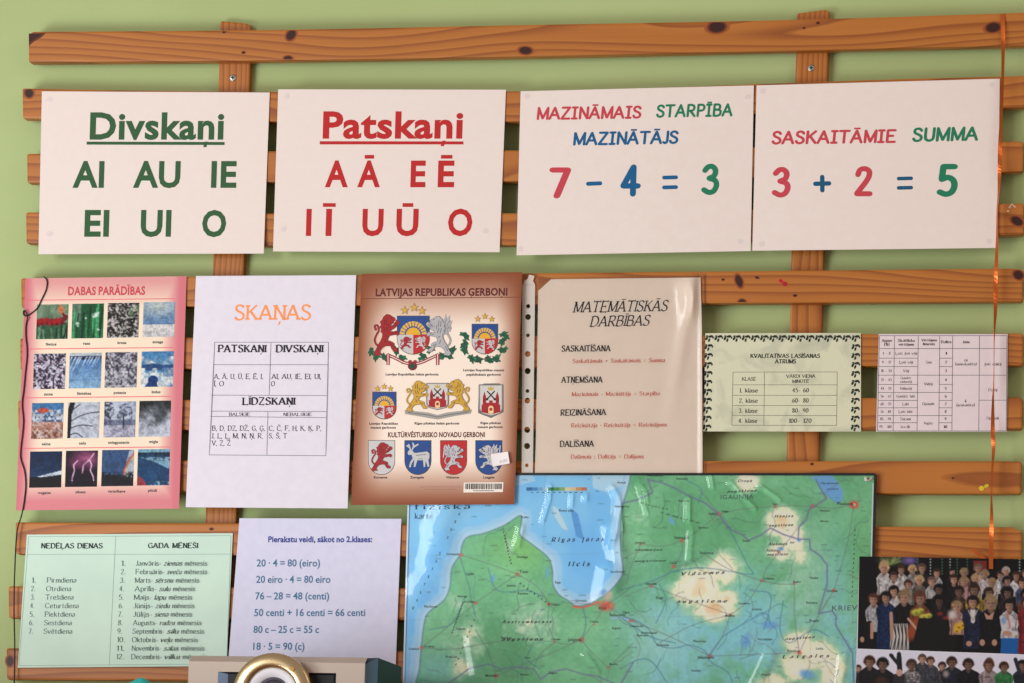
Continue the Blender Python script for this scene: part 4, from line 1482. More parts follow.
i = Ink(.4).poly([(404.6, 410), (428, 412.5), (437.5, 415), (447, 412.5), (472, 409.5), (471, 413.5), (455, 416), (437.5, 419.5), (420, 416.5), (405, 414)], (160, 156, 150))
i.line([(408, 412.5), (428, 415), (437.5, 417), (448, 415), (468, 412)], .8, (108, 104, 100))
e = i.build('emblem', P, arms, 1)
e['label'] = 'city arms held by two golden lions'
beast(Ink(.4), 405.5, 381, 429, 411.5, (202, 158, 52), (122, 84, 22)).build('lion', P, e, 3)['label'] = 'golden lion'
beast(Ink(.4), 446, 379.5, 470.5, 411, (202, 158, 52), (122, 84, 22), True).build('lion', P, e, 3)['label'] = 'golden lion'
castle(427.6, 384, 447.4, 409, e)
e = Ink(.4).poly([(479, 386), (484, 383.5), (499, 383.3), (503, 385.5), (503.6, 412), (491, 418), (478, 413)], (120, 114, 108)).build('emblem', P, arms, 1)
e['label'] = 'small city arms with a red castle'
castle(480.2, 385.6, 501.6, 415.2, e)
# four regional shields
for x0, fld, kind, lab in ((368.6, (200, 198, 198), 'lion', 'silver shield with a red lion'), (404.9, FBLU, 'elk', 'blue shield with a silver elk'), (440.6, FRED, 'griffin', 'red shield with a silver griffin'), (475.8, FBLU, 'griffin2', 'blue shield with a silver griffin')):
    x1, y0, y1 = x0 + 26, 440.7, 474.4
    e = Ink(.4).poly(shield_pts(x0 - .5, y0 - .5, x1 + .5, y1 + .6), (76, 56, 56)).poly(shield_pts(x0, y0, x1, y1), fld).build('emblem', P, arms, 1)
    e['label'] = lab
    i = Ink(.4)
    if kind == 'lion':
        beast(i, x0 + 2, y0 + 2, x1 - 2.5, y1 - 3.5, LRED, (110, 10, 20)).build('lion', P, e, 3)
    elif kind == 'elk':
        def f(p):
            return fit(p, x0, y0, x1, y1)
        i.poly(f([(.1, .36), (.16, .28), (.26, .27), (.36, .36), (.46, .36), (.86, .32), (.94, .38), (.95, .48), (.9, .58), (.94, .76), (.88, .78), (.8, .6), (.78, .78), (.72, .78), (.7, .58), (.48, .58), (.44, .68), (.4, .78), (.34, .78),
                  (.36, .56), (.26, .68), (.22, .8), (.16, .78), (.2, .64), (.3, .52), (.26, .42), (.14, .42)]), SILV)
        for a, b in (((.22, .28), (.14, .1)), ((.18, .2), (.06, .14)), ((.28, .27), (.36, .12)), ((.32, .2), (.52, .1)), ((.34, .16), (.3, .06))):
            i.line(f([a, b]), 1.5, SILV)
        i.line(f([(.42, .44), (.82, .4)]), .6, DSIL).line(f([(.5, .54), (.7, .54)]), .5, DSIL)
        i.build('elk', P, e, 3)
    else:
        beast(i, x0 + 3, y0 + 4.5, x1 - 3, y1 - 4, (190, 188, 192), (96, 84, 92), kind == 'griffin2', True)
        i.line(fit([(.1, .5), (.16, .14)] if kind == 'griffin' else [(.9, .5), (.94, .14)], x0, y0, x1, y1), .9, (206, 204, 206))
        i.build('griffin', P, e, 3)
CAP = (52, 36, 34)
for s, a, b, y in (('Latvijas Republikas lielais ģerbonis', 385.6, 438.4, 375.4), ('Latvijas Republikas mazais', 463.2, 504, 371.2), ('papildinātais ģerbonis', 466.4, 500.8, 375.6), ('Latvijas Republikas', 369.2, 397.8, 424.6), ('mazais ģerbonis', 370.6, 395.8, 428.6),
                   ('Rīgas pilsētas lielais ģerbonis', 414.5, 459.3, 424.4), ('Rīgas pilsētas', 480.4, 500.8, 424), ('mazais ģerbonis', 477.6, 502.6, 428), ('Kurzeme', 373.8, 387.2, 478.4), ('Zemgale', 410, 423.8, 478.4), ('Vidzeme', 445.8, 458.9, 478.4), ('Latgale', 483.2, 494.4, 478.4)):
    Ink(.4).text(s, a, b, y, 2.2, CAP, 'sansb').build('caption', P, arms)
i = Ink(.4)
rs = random.Random(3)
for y, a, b in ((486.9, 420.4, 460.8), (489.2, 424.5, 457)):
    x = a
    while x < b:
        w = rs.uniform(1.2, 4)
        i.line([(x, y), (min(x + w, b), y)], .55, (150, 110, 96))
        x += w + .7
i.build('small_print', P, arms)
bc = Ink(.4).poly([(463.8, 482.6), (503.4, 482.2), (502.8, 492), (463.4, 492.5)], (240, 230, 220)).build('barcode_label', P, arms, 1)
i = Ink(.4)
x = 465.2
while x < 501.6:
    w = rs.choice([.5, .5, .8, 1.1])
    i.poly([(x, 483.6), (x + w, 483.6), (x + w - .1, 489.2), (x - .1, 489.2)], (46, 38, 40))
    x += w + rs.choice([.45, .45, .8])
i.line([(473, 490.8), (494, 490.7)], .7, (110, 96, 92))
i.build('barcode', P, bc, 2)
st = Paper([(490.6, 454.2), (507.8, 451.6), (509.7, 463.4), (492.8, 466.6)], .0540, lambda u, v: .003 * u ** 2)
s_ = st.grid('price_sticker', arms, mat((236, 228, 226), .6), 8, 6, None, .0002, .0006)
s_['label'] = 'white price sticker with a faint grey price'
Ink().text('0.85', 499.5, 507.4, 463.4, 3, (196, 186, 188), 'sans', 461.6).build('price', st, s_, 6)

# ================================================================ plastic pocket with the arithmetic sheet
def film_mat(name, rough, bump, scale, dist):
    M = bpy.data.materials.new(name)
    M.use_nodes = True
    n, l = nodes(M)
    for x in list(n):
        n.remove(x)
    out = n.new('ShaderNodeOutputMaterial')
    mix = n.new('ShaderNodeMixShader')
    tr = n.new('ShaderNodeBsdfTransparent')
    gl = n.new('ShaderNodeBsdfGlossy')
    gl.inputs['Roughness'].default_value = rough
    fr = n.new('ShaderNodeFresnel')
    fr.inputs['IOR'].default_value = 1.38
    tr.inputs['Color'].default_value = (.985, .985, .985, 1)
    tc = n.new('ShaderNodeTexCoord')
    no = n.new('ShaderNodeTexNoise')
    no.inputs['Scale'].default_value = scale
    no.inputs['Detail'].default_value = 2
    no.inputs['Distortion'].default_value = .4
    l.new(tc.outputs['Object'], no.inputs['Vector'])
    bp = n.new('ShaderNodeBump')
    bp.inputs['Strength'].default_value = bump
    bp.inputs['Distance'].default_value = dist
    l.new(no.outputs['Fac'], bp.inputs['Height'])
    l.new(bp.outputs[0], gl.inputs['Normal'])
    l.new(bp.outputs[0], fr.inputs['Normal'])
    l.new(fr.outputs[0], mix.inputs[0])
    l.new(tr.outputs[0], mix.inputs[1])
    l.new(gl.outputs[0], mix.inputs[2])
    l.new(mix.outputs[0], out.inputs[0])
    return M


P = Paper([(538.6, 279.4), (702, 277.4), (702.6, 484), (534.4, 484)], .0440)
P2 = Paper([(522.6, 276), (703.6, 275), (704, 484.5), (521.4, 484.5)], .0450)
inner = thing('arithmetic_sheet', 'cream sheet headed MATEMĀTISKĀS DARBĪBAS inside the clear punched pocket', 'poster', P.centre())
# the sheet has one clipped corner: the grid is cut along it
CREAM = paper_mat('cream_paper', (243, 226, 210), (241, 223, 206), 60)
oc = [(551, 279.3), (600, 278.7), (650, 278.1), (700.5, 277.5), (701.9, 330), (702.2, 400), (702.6, 484), (620, 484), (534.6, 484), (535.8, 440), (537, 370), (538.2, 290.8)]
fr = P.P(oc)
n = len(oc)
mesh('sheet', np.vstack([fr, fr + [0, .0003, 0]]), [list(range(n))[::-1], list(range(n, 2 * n))] + [[k, (k + 1) % n, n + (k + 1) % n, n + k] for k in range(n)], CREAM, inner)


def pk(x, y):
    return (515 + x / 3.105, 260 + y / 3.105)


BLK, RDT = (34, 28, 30), (206, 98, 74)
for s, a, b, y, y2, h, st_, c, sh in (('MATEMĀTISKĀS', 178, 477, 163, 158, 33, 'serif', BLK, .27), ('DARBĪBAS', 230, 421, 207, 203, 32, 'serif', BLK, .27), ('SASKAITĪŠANA', 144, 298, 284, 283, 18, 'serifb', BLK, 0), ('ATŅEMŠANA', 142, 273, 381, 380, 18, 'serifb', BLK, 0),
                                 ('REIZINĀŠANA', 140, 284, 483, 481, 18, 'serifb', BLK, 0), ('DALĪŠANA', 138, 246, 580, 579, 18, 'serifb', BLK, 0), ('Saskaitāmais + Saskaitāmais = Summa', 178, 466, 320, 317, 12.5, 'serifm', RDT, 0),
                                 ('Mazināmais - Mazinātājs = Starpība', 176, 449, 423, 420, 12.5, 'serifm', RDT, 0), ('Reizinātājs · Reizinātājs = Reizinājums', 174, 472, 520, 517, 12.5, 'serifm', RDT, 0), ('Dalāmais : Dalītājs = Dalījums', 173, 400, 617, 616, 12.5, 'serifm', RDT, 0)):
    (xa, ya), (xb, yb) = pk(a, y), pk(b, y2)
    Ink().text(s, xa, xb, ya, h / 3.105, c, st_, yb, sh).build('heading' if sh else 'text_line', P, inner)

pocket = thing('plastic_pocket', 'clear plastic punched pocket with a white hole strip, holding the cream arithmetic sheet', 'plastic pocket', P2.centre())
STRIP = bpy.data.materials.new('milky_plastic')
STRIP.use_nodes = True
n_, l_ = nodes(STRIP)
b = n_['Principled BSDF']
b.inputs['Base Color'].default_value = (*lin((232, 222, 212)), 1)
b.inputs['Roughness'].default_value = .3
b.inputs['Alpha'].default_value = .72
# strip with real punched holes
bm = bmesh.new()
xs = lambda y: (522.4 - (y - 276) * .004, 535.2 - (y - 276) * .012)
hy = [306.2, 317, 335.4, 354, 371, 391, 400.6, 429.8, 446, 465.4]
hr = [2.5, 3.4, 2.3, 3.4, 3.6, 2.3, 3.4, 3.6, 3.6, 2.2]
edges_y = [285] + [(a + c) / 2 for a, c in zip(hy, hy[1:])] + [484]
pd = lambda q: Vector(P2.P([q])[0])
top = [(523, 285), (527, 284.6), (535.2, 285), (533, 281), (534.5, 276), (529, 274.6), (527.6, 279), (524.5, 280.5)]
bm.faces.new([bm.verts.new(pd(q)) for q in top])
for k, (y, r_) in enumerate(zip(hy, hr)):
    ya, yb = edges_y[k], edges_y[k + 1]
    cx = sum(xs(y)) / 2 - .4
    N = 16
    ring, rect = [], []
    for j in range(N):
        t = 2 * math.pi * j / N
        c_, s_2 = math.cos(t), math.sin(t)
        ring.append(bm.verts.new(pd((cx + r_ * .82 * c_, y + r_ * .86 * s_2))))
        m_ = max(abs(c_), abs(s_2))
        rx, ryy = c_ / m_, s_2 / m_
        yy = y + (ryy * (yb - y) if ryy > 0 else ryy * (y - ya))
        a, c = xs(yy)
        rect.append(bm.verts.new(pd(((a + c) / 2 + rx * (c - a) / 2, yy))))
    for j in range(N):
        bm.faces.new((ring[j], ring[(j + 1) % N], rect[(j + 1) % N], rect[j]))
bm_obj('punched_strip', bm, STRIP, pocket)['label'] = 'milky strip with punched holes'


def pocket_relief(u, v):
    return (.0035 * np.exp(-((u - .9) / .05) ** 2 - ((v - .1 - (u - .9) * .6) / .09) ** 2) + .003 * np.exp(-((u - .93 + v * .2) / .04) ** 2) * np.clip(.75 - v, 0, 1)
            + .0015 * np.exp(-((u - .985) / .012) ** 2))


P3_ = Paper([(536, 279), (703.6, 275), (704, 484.5), (534, 484.5)], .0449, pocket_relief)
FILM = film_mat('clear_pocket_film', .12, .25, 14, .004)
P3_.grid('clear_film', pocket, FILM, 70, 80, None, 0, 0)['label'] = 'clear glossy plastic front'

# ================================================================ map of Latvia
PM = Paper([(408.6, 473.6), (876.4, 473.8), (869.6, 742), (401.4, 740)], .0466)
mp_ = thing('wall_map', 'large laminated relief map of Latvia with blue sea, green land and a black edge', 'map', PM.centre())
za = lambda x, y: (390 + x / 3.063, 460 + y / 3.063)
zb = lambda x, y: (620 + x / 3.0615, 460 + y / 3.0615)
COAST = [za(*q) for q in [(72, 860), (76, 760), (80, 683), (90, 640), (95, 580), (105, 500), (120, 465), (165, 430), (183, 390), (190, 330), (215, 290), (222, 258), (240, 235), (290, 224), (350, 200), (400, 170), (401, 200), (399, 230), (440, 262), (485, 300), (498, 340),
                                  (499, 380), (517, 412), (545, 430), (570, 446), (610, 440), (660, 412), (700, 372), (714, 340), (707, 280), (706, 200), (710, 150), (730, 80), (740, 30)]]
COAST = crom(COAST, 4)
LAND = np.vstack([COAST, [(640, 455), (890, 455), (890, 760), (405, 760)]])
mc = Canvas(484, 276, 1.6, (136, 198, 234), 396, 469)
X, Y = mc.x, mc.y
n1, n2, n3 = mc.noise(40, 11), mc.noise(9, 12), mc.noise(3, 13)
mc.mix(np.clip((n1 - .4) * 2.5, 0, .7), (112, 184, 230))
mc.mix(((n2 > .52) * (X < 470)) * .16, (168, 214, 238))
dc = mc.dist(COAST)
land = mc.inside(LAND)
mc.mix(np.clip((9 + 4 * n2 - dc) / 3, 0, 1) * .6, (180, 208, 226))
mc.mix(np.clip((4 + 2 * n2 - dc) / 2, 0, 1) * .5, (204, 220, 230))
for q, c in (([(508, 470), (530, 470), (536, 481), (512, 487)], (170, 205, 226)), ([(592, 474), (624, 474), (622, 486), (606, 492), (593, 488)], (182, 212, 226)), ([za(497, 140), za(513, 148), za(546, 215), za(530, 212), za(505, 175)], (196, 216, 216)), ([(570, 508), (578, 514), (584, 540), (576, 536)], (84, 152, 208))):
    mc.poly(q, c, .9)
# land colours by height
g = np.zeros_like(X)
t1 = np.clip((n1 - .3) * 2, 0, 1)[..., None]
landcol = np.array((98, 172, 120)) * (1 - t1) + np.array((134, 198, 152)) * t1
teal = np.clip((X - 600) / 60, 0, 1) * np.clip((Y - 545) / 70, 0, 1) * np.clip((n2 * .6 + n1 - .45) * 2, 0, 1)
teal = np.maximum(teal, .75 * np.exp(-((X - 690) / 60) ** 2 - ((Y - 660) / 26) ** 2))
teal = np.maximum(teal, .7 * np.exp(-((X - 836) / 22) ** 2 - ((Y - 590) / 50) ** 2))
teal = np.maximum(teal, .6 * np.exp(-((X - 440) / 30) ** 2 - ((Y - 670) / 20) ** 2))[..., None]
landcol = landcol * (1 - teal) + np.array((136, 200, 208)) * teal
gl_ = np.clip(np.exp(-((X - 522) / 30) ** 2 - ((Y - 548) / 22) ** 2) + .8 * np.exp(-((X - 866) / 18) ** 2 - ((Y - 600) / 60) ** 2), 0, 1)[..., None] * .6
landcol = landcol * (1 - gl_) + np.array((140, 200, 110)) * gl_
pale = np.clip(.8 * np.exp(-((X - 806) / 24) ** 2 - ((Y - 575) / 55) ** 2) + .5 * np.exp(-((X - 660) / 30) ** 2 - ((Y - 640) / 30) ** 2), 0, .75)[..., None] * (.6 + .8 * (n2[..., None] - .2))
landcol = landcol * (1 - pale) + np.array((176, 214, 190)) * pale
H = np.zeros_like(X)
for cx, cy_, rx, ry_, a in ((700, 588, 22, 20, 1.0), (722, 570, 18, 18, .8), (684, 590, 16, 12, .8), (714, 608, 20, 13, 1.0), (727, 600, 10, 10, .9), (740, 566, 10, 8, .4),
                            (782, 522, 17, 15, 1.0), (792, 538, 15, 18, .85), (780, 552, 14, 10, .8), (799, 556, 12, 14, .6), (746, 482, 10, 12, .8), (753, 484, 7, 10, .7),
                            (800, 642, 16, 14, .85), (818, 655, 22, 18, .8), (796, 668, 18, 16, .8), (832, 670, 14, 22, .8), (775, 682, 22, 12, .7), (800, 700, 40, 20, .8),
                            (528, 622, 34, 22, .42), (470, 640, 24, 30, .42), (462, 668, 16, 14, .55), (456, 602, 16, 12, .3), (508, 545, 8, 14, .32), (780, 590, 16, 26, .28), (640, 522, 22, 14, .2)):
    H = np.maximum(H, a * np.exp(-(((X - cx) / rx) ** 2 + ((Y - cy_) / ry_) ** 2) * .8))
H = H + (n2 - .5) * .34 + (n3 - .5) * .1 + (n1 - .5) * .2
for lo, hi, c, al in ((.2, .4, (168, 208, 176), .9), (.4, .54, (240, 232, 200), 1), (.56, .7, (252, 236, 214), 1), (.8, 1.05, (240, 190, 140), 1)):
    k = (np.clip((H - lo) / (hi - lo), 0, 1) * al)[..., None]
    landcol = landcol * (1 - k) + np.array(c) * k
landcol = landcol * (1 + (n3[..., None] - .5) * .12)
lm = np.clip(land.astype(float), 0, 1)[..., None]
mc.a = mc.a * (1 - lm) + landcol * lm
mc.mix(np.clip(1.1 - dc * 1.2, 0, .6), (70, 110, 130))
# lakes, Riga and the other towns
LAKE = (112, 170, 216)
mc.poly(crom([zb(*q) for q in [(582, 52), (640, 46), (662, 62), (684, 100), (674, 132), (648, 122), (620, 96), (604, 70)]], 3), LAKE)
for x, y, rx, ry_, a in ((*zb(158, 186), 2, 4.4, -.6), (*zb(460, 506), 8, 3.6, 0), (*zb(572, 656), 7, 4.4, .2), (*za(482, 345), 1.4, 6, 0), (*za(314, 363), 2, 4, .3), (*zb(492, 272), 3, 2, 0), (*zb(548, 245), 2, 2, 0), (*zb(385, 555), 4, 7, .2), (*za(655, 405), 3, 3, 0)):
    mc.ell(x, y, rx, ry_, LAKE, a, .4)
mc.ell(*za(662, 447), 7, 4.6, (236, 96, 72), 0, .5)
mc.ell(*za(668, 418), 3.4, 5.4, (238, 190, 170), .5, .5, .8)
mc.line([za(560, 449), za(590, 452), za(612, 446), za(640, 434)], 1.8, (228, 92, 76))
mc.line([za(678, 484), za(715, 484), za(745, 494)], 2.2, (150, 190, 214))
TOWN = [(*za(218, 291), 1.9), (*za(391, 350), 2), (*za(487, 441), 1.9), (*za(262, 438), 1.8), (*za(97, 575), 1.9), (*za(586, 551), 2.8), (*za(325, 661), 2.2), (*za(505, 557), 1.3), (*za(668, 636), 1.3), (*za(626, 504), 1.1), (*za(746, 492), 1.3),
        (*zb(190, 247), 2), (*zb(302, 165), 2.3), (*zb(165, 326), 2.1), (*zb(96, 386), 1.7), (*zb(434, 370), 1.8), (*zb(486, 282), 1.4), (*zb(338, 474), 1.5), (*zb(275, 600), 2.1), (*zb(549, 590), 2.2), (*zb(716, 137), 4.4), (*zb(534, 379), 1.3),
        (*zb(476, 142), 1.6), (*zb(63, 258), 1.3), (*zb(655, 399), 1.9), (*zb(590, 142), 2.2), (*zb(32, 492), 1.6)]
for x, y, r_ in TOWN:
    mc.ell(x, y, r_, r_ * .85, (222, 78, 62), 0, .35)
    mc.ell(x + .3, y, r_ * .35, r_ * .3, (246, 214, 196), 0, .5)
# roads and rivers as fine printed lines
rs = random.Random(8)
for a, b in (((660, 447), (586, 551)), ((586, 551), (325, 661)), ((660, 447), (487, 441)), ((487, 441), (391, 350)), ((391, 350), (218, 291)), ((391, 350), (262, 438)), ((262, 438), (97, 575)), ((586, 551), (668, 636)), ((660, 447), (745, 492)), ((505, 557), (586, 551)),
             ((505, 557), (300, 560)), ((300, 560), (97, 575)), ((487, 441), (505, 557)), ((668, 636), (745, 560)), ((660, 447), (750, 380)), ((714, 200), (714, 340)), ((325, 661), (262, 520)), ((430, 660), (505, 557))):
    p, q = np.array(za(*a)), np.array(za(*b))
    m1 = (p + q) / 2 + np.array([rs.uniform(-4, 4), rs.uniform(-4, 4)])
    mc.line(crom([p, m1, q], 5), .7, (106, 116, 112), .7)
for a, b in (((165, 326), (190, 247)), ((190, 247), (302, 165)), ((165, 326), (96, 386)), ((96, 386), (10, 420)), ((165, 326), (260, 290)), ((260, 290), (434, 370)), ((434, 370), (486, 282)), ((338, 474), (434, 370)), ((338, 474), (275, 600)), ((275, 600), (32, 492)),
             ((275, 600), (549, 590)), ((549, 590), (655, 399)), ((434, 370), (534, 379)), ((534, 379), (549, 590)), ((302, 165), (476, 142)), ((476, 142), (590, 142)), ((590, 142), (716, 137)), ((716, 137), (655, 399)), ((302, 165), (240, 90)), ((63, 258), (190, 247)), ((63, 258), (20, 380)), ((338, 474), (120, 560)), ((486, 282), (590, 142)), ((96, 386), (338, 474))):
    p, q = np.array(zb(*a)), np.array(zb(*b))
    m1 = (p + q) / 2 + np.array([rs.uniform(-4, 4), rs.uniform(-4, 4)])
    mc.line(crom([p, m1, q], 5), .7, (110, 112, 112), .7)
RIV = (70, 122, 150)
for k in range(150):
    x, y, d_ = rs.uniform(415, 875), rs.uniform(478, 735), rs.uniform(0, 6.28)
    pts = [(x, y)]
    for j in range(rs.randint(3, 8)):
        d_ += rs.uniform(-.7, .7)
        x, y = x + 5 * math.cos(d_), y + 5 * math.sin(d_)
        pts.append((x, y))
    xi_, yi_ = int((pts[0][0] - 396) * 1.6), int((pts[0][1] - 469) * 1.6)
    xj_, yj_ = min(max(int((x - 396) * 1.6), 0), land.shape[1] - 1), min(max(int((y - 469) * 1.6), 0), land.shape[0] - 1)
    if land[yi_, xi_] and land[yj_, xj_]:
        mc.line(crom(pts, 3), rs.uniform(.5, .8), rs.choice([(74, 128, 150), (88, 112, 110), (120, 110, 108), (70, 120, 100)]), .6)
for k in range(260):
    x, y = rs.uniform(412, 875), rs.uniform(478, 735)
    mc.line([(x, y), (x + rs.uniform(1.5, 6), y - .1)], .8, (60, 76, 80), rs.uniform(.25, .6))
for pts in ([zb(*q) for q in [(10, 480), (50, 492), (90, 520), (110, 560), (140, 574), (180, 574), (210, 566), (260, 584), (280, 620), (330, 650), (350, 700)]], [zb(*q) for q in [(300, 200), (320, 190), (350, 240), (390, 320), (405, 350), (330, 340), (250, 330), (170, 340), (100, 370), (30, 390), (0, 400)]],
            [za(*q) for q in [(262, 480), (250, 430), (240, 380), (215, 300)]], [za(*q) for q in [(585, 560), (600, 500), (590, 450)]], [za(*q) for q in [(440, 560), (420, 610), (460, 640)]], [zb(*q) for q in [(460, 500), (440, 470), (330, 530), (300, 560), (270, 600)]],
            [zb(*q) for q in [(400, 400), (460, 410), (455, 470), (440, 520)]], [zb(*q) for q in [(0, 640), (60, 610), (100, 620), (150, 690)]], [zb(*q) for q in [(0, 480), (90, 540), (170, 560)]], [zb(*q) for q in [(200, 60), (250, 90), (240, 130)]], [zb(*q) for q in [(120, 380), (140, 430), (110, 500)]],
            [zb(*q) for q in [(500, 430), (490, 520), (520, 560), (590, 520), (640, 540)]], [za(*q) for q in [(300, 330), (330, 400), (420, 400), (470, 420)]], [za(*q) for q in [(120, 520), (190, 500), (230, 420)]]):
    mc.line(crom(pts, 4), .9, RIV, .75)
BORD = (112, 112, 158)
for pts in ([(85, 60), (100, 100), (60, 120), (10, 132)], [(85, 60), (130, 70), (165, 85), (215, 112), (262, 132), (300, 165), (322, 192), (345, 216), (372, 228), (394, 246), (432, 230), (460, 208), (500, 228), (545, 242), (580, 243), (582, 272), (612, 292), (634, 322), (634, 380), (622, 420), (608, 470), (650, 462), (662, 480), (660, 505), (690, 555), (712, 590), (716, 700)],
            [(545, 242), (548, 205), (572, 182), (578, 150), (604, 136), (632, 118), (612, 84), (600, 60)], [(0, 690), (40, 620)]):
    mc.line([zb(*q) for q in pts], 1.5, BORD, .85)
mc.line([za(*q) for q in [(150, 720), (180, 683), (215, 660), (240, 640), (300, 625), (340, 640), (380, 634), (440, 640), (462, 672), (490, 650), (540, 640), (590, 656), (640, 664), (700, 690)]], 1.3, BORD, .8)
for pts in ([(405, 556), (880, 550)], [(405, 620), (880, 614)], [(545, 474), (541, 700)], [(680, 474), (678, 700)], [(812, 474), (810, 700)]):
    mc.line(pts, .5, (120, 150, 160), .4)
mc.a = np.minimum(mc.a * 1.06 + 10, 255)
PM.grid('sheet', mp_, print_mat('map_print', .45, .3), 580, 330, lambda px: mc.sample(px[:, 0], px[:, 1]), .0008)
PMG = Paper(PM.q, PM.d)
# height scale bar
i = Ink(.5)
bar = [(60, 120, 176), (84, 150, 204), (130, 184, 222), (176, 208, 228), (60, 140, 84), (92, 160, 96), (150, 188, 120), (240, 226, 180), (244, 212, 160), (228, 160, 104), (216, 128, 90)]
for k, c in enumerate(bar):
    a = 526.4 + k * 5.5
    i.poly([(a, 487.4), (a + 5.5, 487.3), (a + 5.5, 490.6), (a, 490.7)], c)
for k in range(10):
    i.line([(531 + k * 5.5, 492.4), (533.2 + k * 5.5, 492.4)], .8, (70, 90, 110))
i.build('height_scale', PM, mp_, 1)
# lettering
NAVY, GREY = (34, 60, 96), (84, 82, 110)
for s, a, b, y, h, st_, y1, sh, tr, c in (('Rīgas jūras', 551, 604, 541.8, 4.2, 'serifb', 541, .25, .5, NAVY), ('līcis', 568, 590, 566.2, 4.6, 'serifb', 566, .25, .5, NAVY), ('IGAUNIJA', 720.6, 753.4, 499.4, 4.4, 'sans', 498.6, 0, .1, GREY), ('KRIEV', 832, 857, 610.6, 5, 'sans', 610.2, 0, .12, GREY),
                                       ('karte', 414.6, 432.6, 518.8, 5.6, 'serif', 518.6, 0, 0, NAVY), ('fiziskā', 414.6, 470, 509.4, 5, 'serif', 508.8, 0, .2, NAVY), ('Austrumkursas', 501.6, 551.6, 623.2, 3, 'serifb', 623, .25, .4, DARK), ('augstiene', 501.6, 543.4, 640.6, 3, 'serifb', 640.4, .25, .4, DARK),
                                       ('Vidzemes', 681, 724.6, 575.4, 3.2, 'serifb', 573.6, .25, .5, DARK), ('augstiene', 676.4, 727.4, 602.8, 3.2, 'serifb', 602.4, .25, .5, DARK), ('Alūksnes', 767.8, 787.2, 545.4, 2.6, 'serifb', 545, .25, .2, DARK), ('augstiene', 767, 788.4, 555.6, 2.6, 'serifb', 555.2, .25, .2, DARK),
                                       ('Hānjas', 774.2, 793.4, 517.6, 2.6, 'serifb', 517, .25, .3, DARK), ('augstiene', 768.8, 793.4, 526.6, 2.6, 'serifb', 526, .25, .2, DARK), ('Latgales', 782, 829.4, 658.2, 3.2, 'serifb', 657.2, .25, .6, DARK), ('augstiene', 785, 815, 640, 2.4, 'serifb', 638, .25, .2, DARK),
                                       ('Otepē', 738, 752, 482, 2.4, 'serifb', 482, .25, .2, DARK), ('augstiene', 727, 757, 492.6, 2.4, 'serifb', 491.6, .25, .2, DARK), ('Idumejas', 634.4, 662.4, 551, 2.2, 'serifb', 550.6, .25, .2, DARK), ('augstiene', 634.4, 666, 562, 2.2, 'serifb', 561.6, .25, .2, DARK),
                                       ('Piejūras', 640, 668, 504, 2, 'serif', 510, .25, .3, DARK), ('zemiene', 660, 700, 513, 2, 'serif', 524, .25, .3, DARK), ('Pleskavas', 820, 838, 484.4, 2.2, 'serif', 484, .2, 0, NAVY), ('ezers', 827, 838, 490, 2.2, 'serif', 489.8, .2, 0, NAVY)):
    i = Ink(.5).text(s, a, b, y, h, c, st_, y1, sh, .03, tr)
    i.build('place_name', PM, mp_, 1)
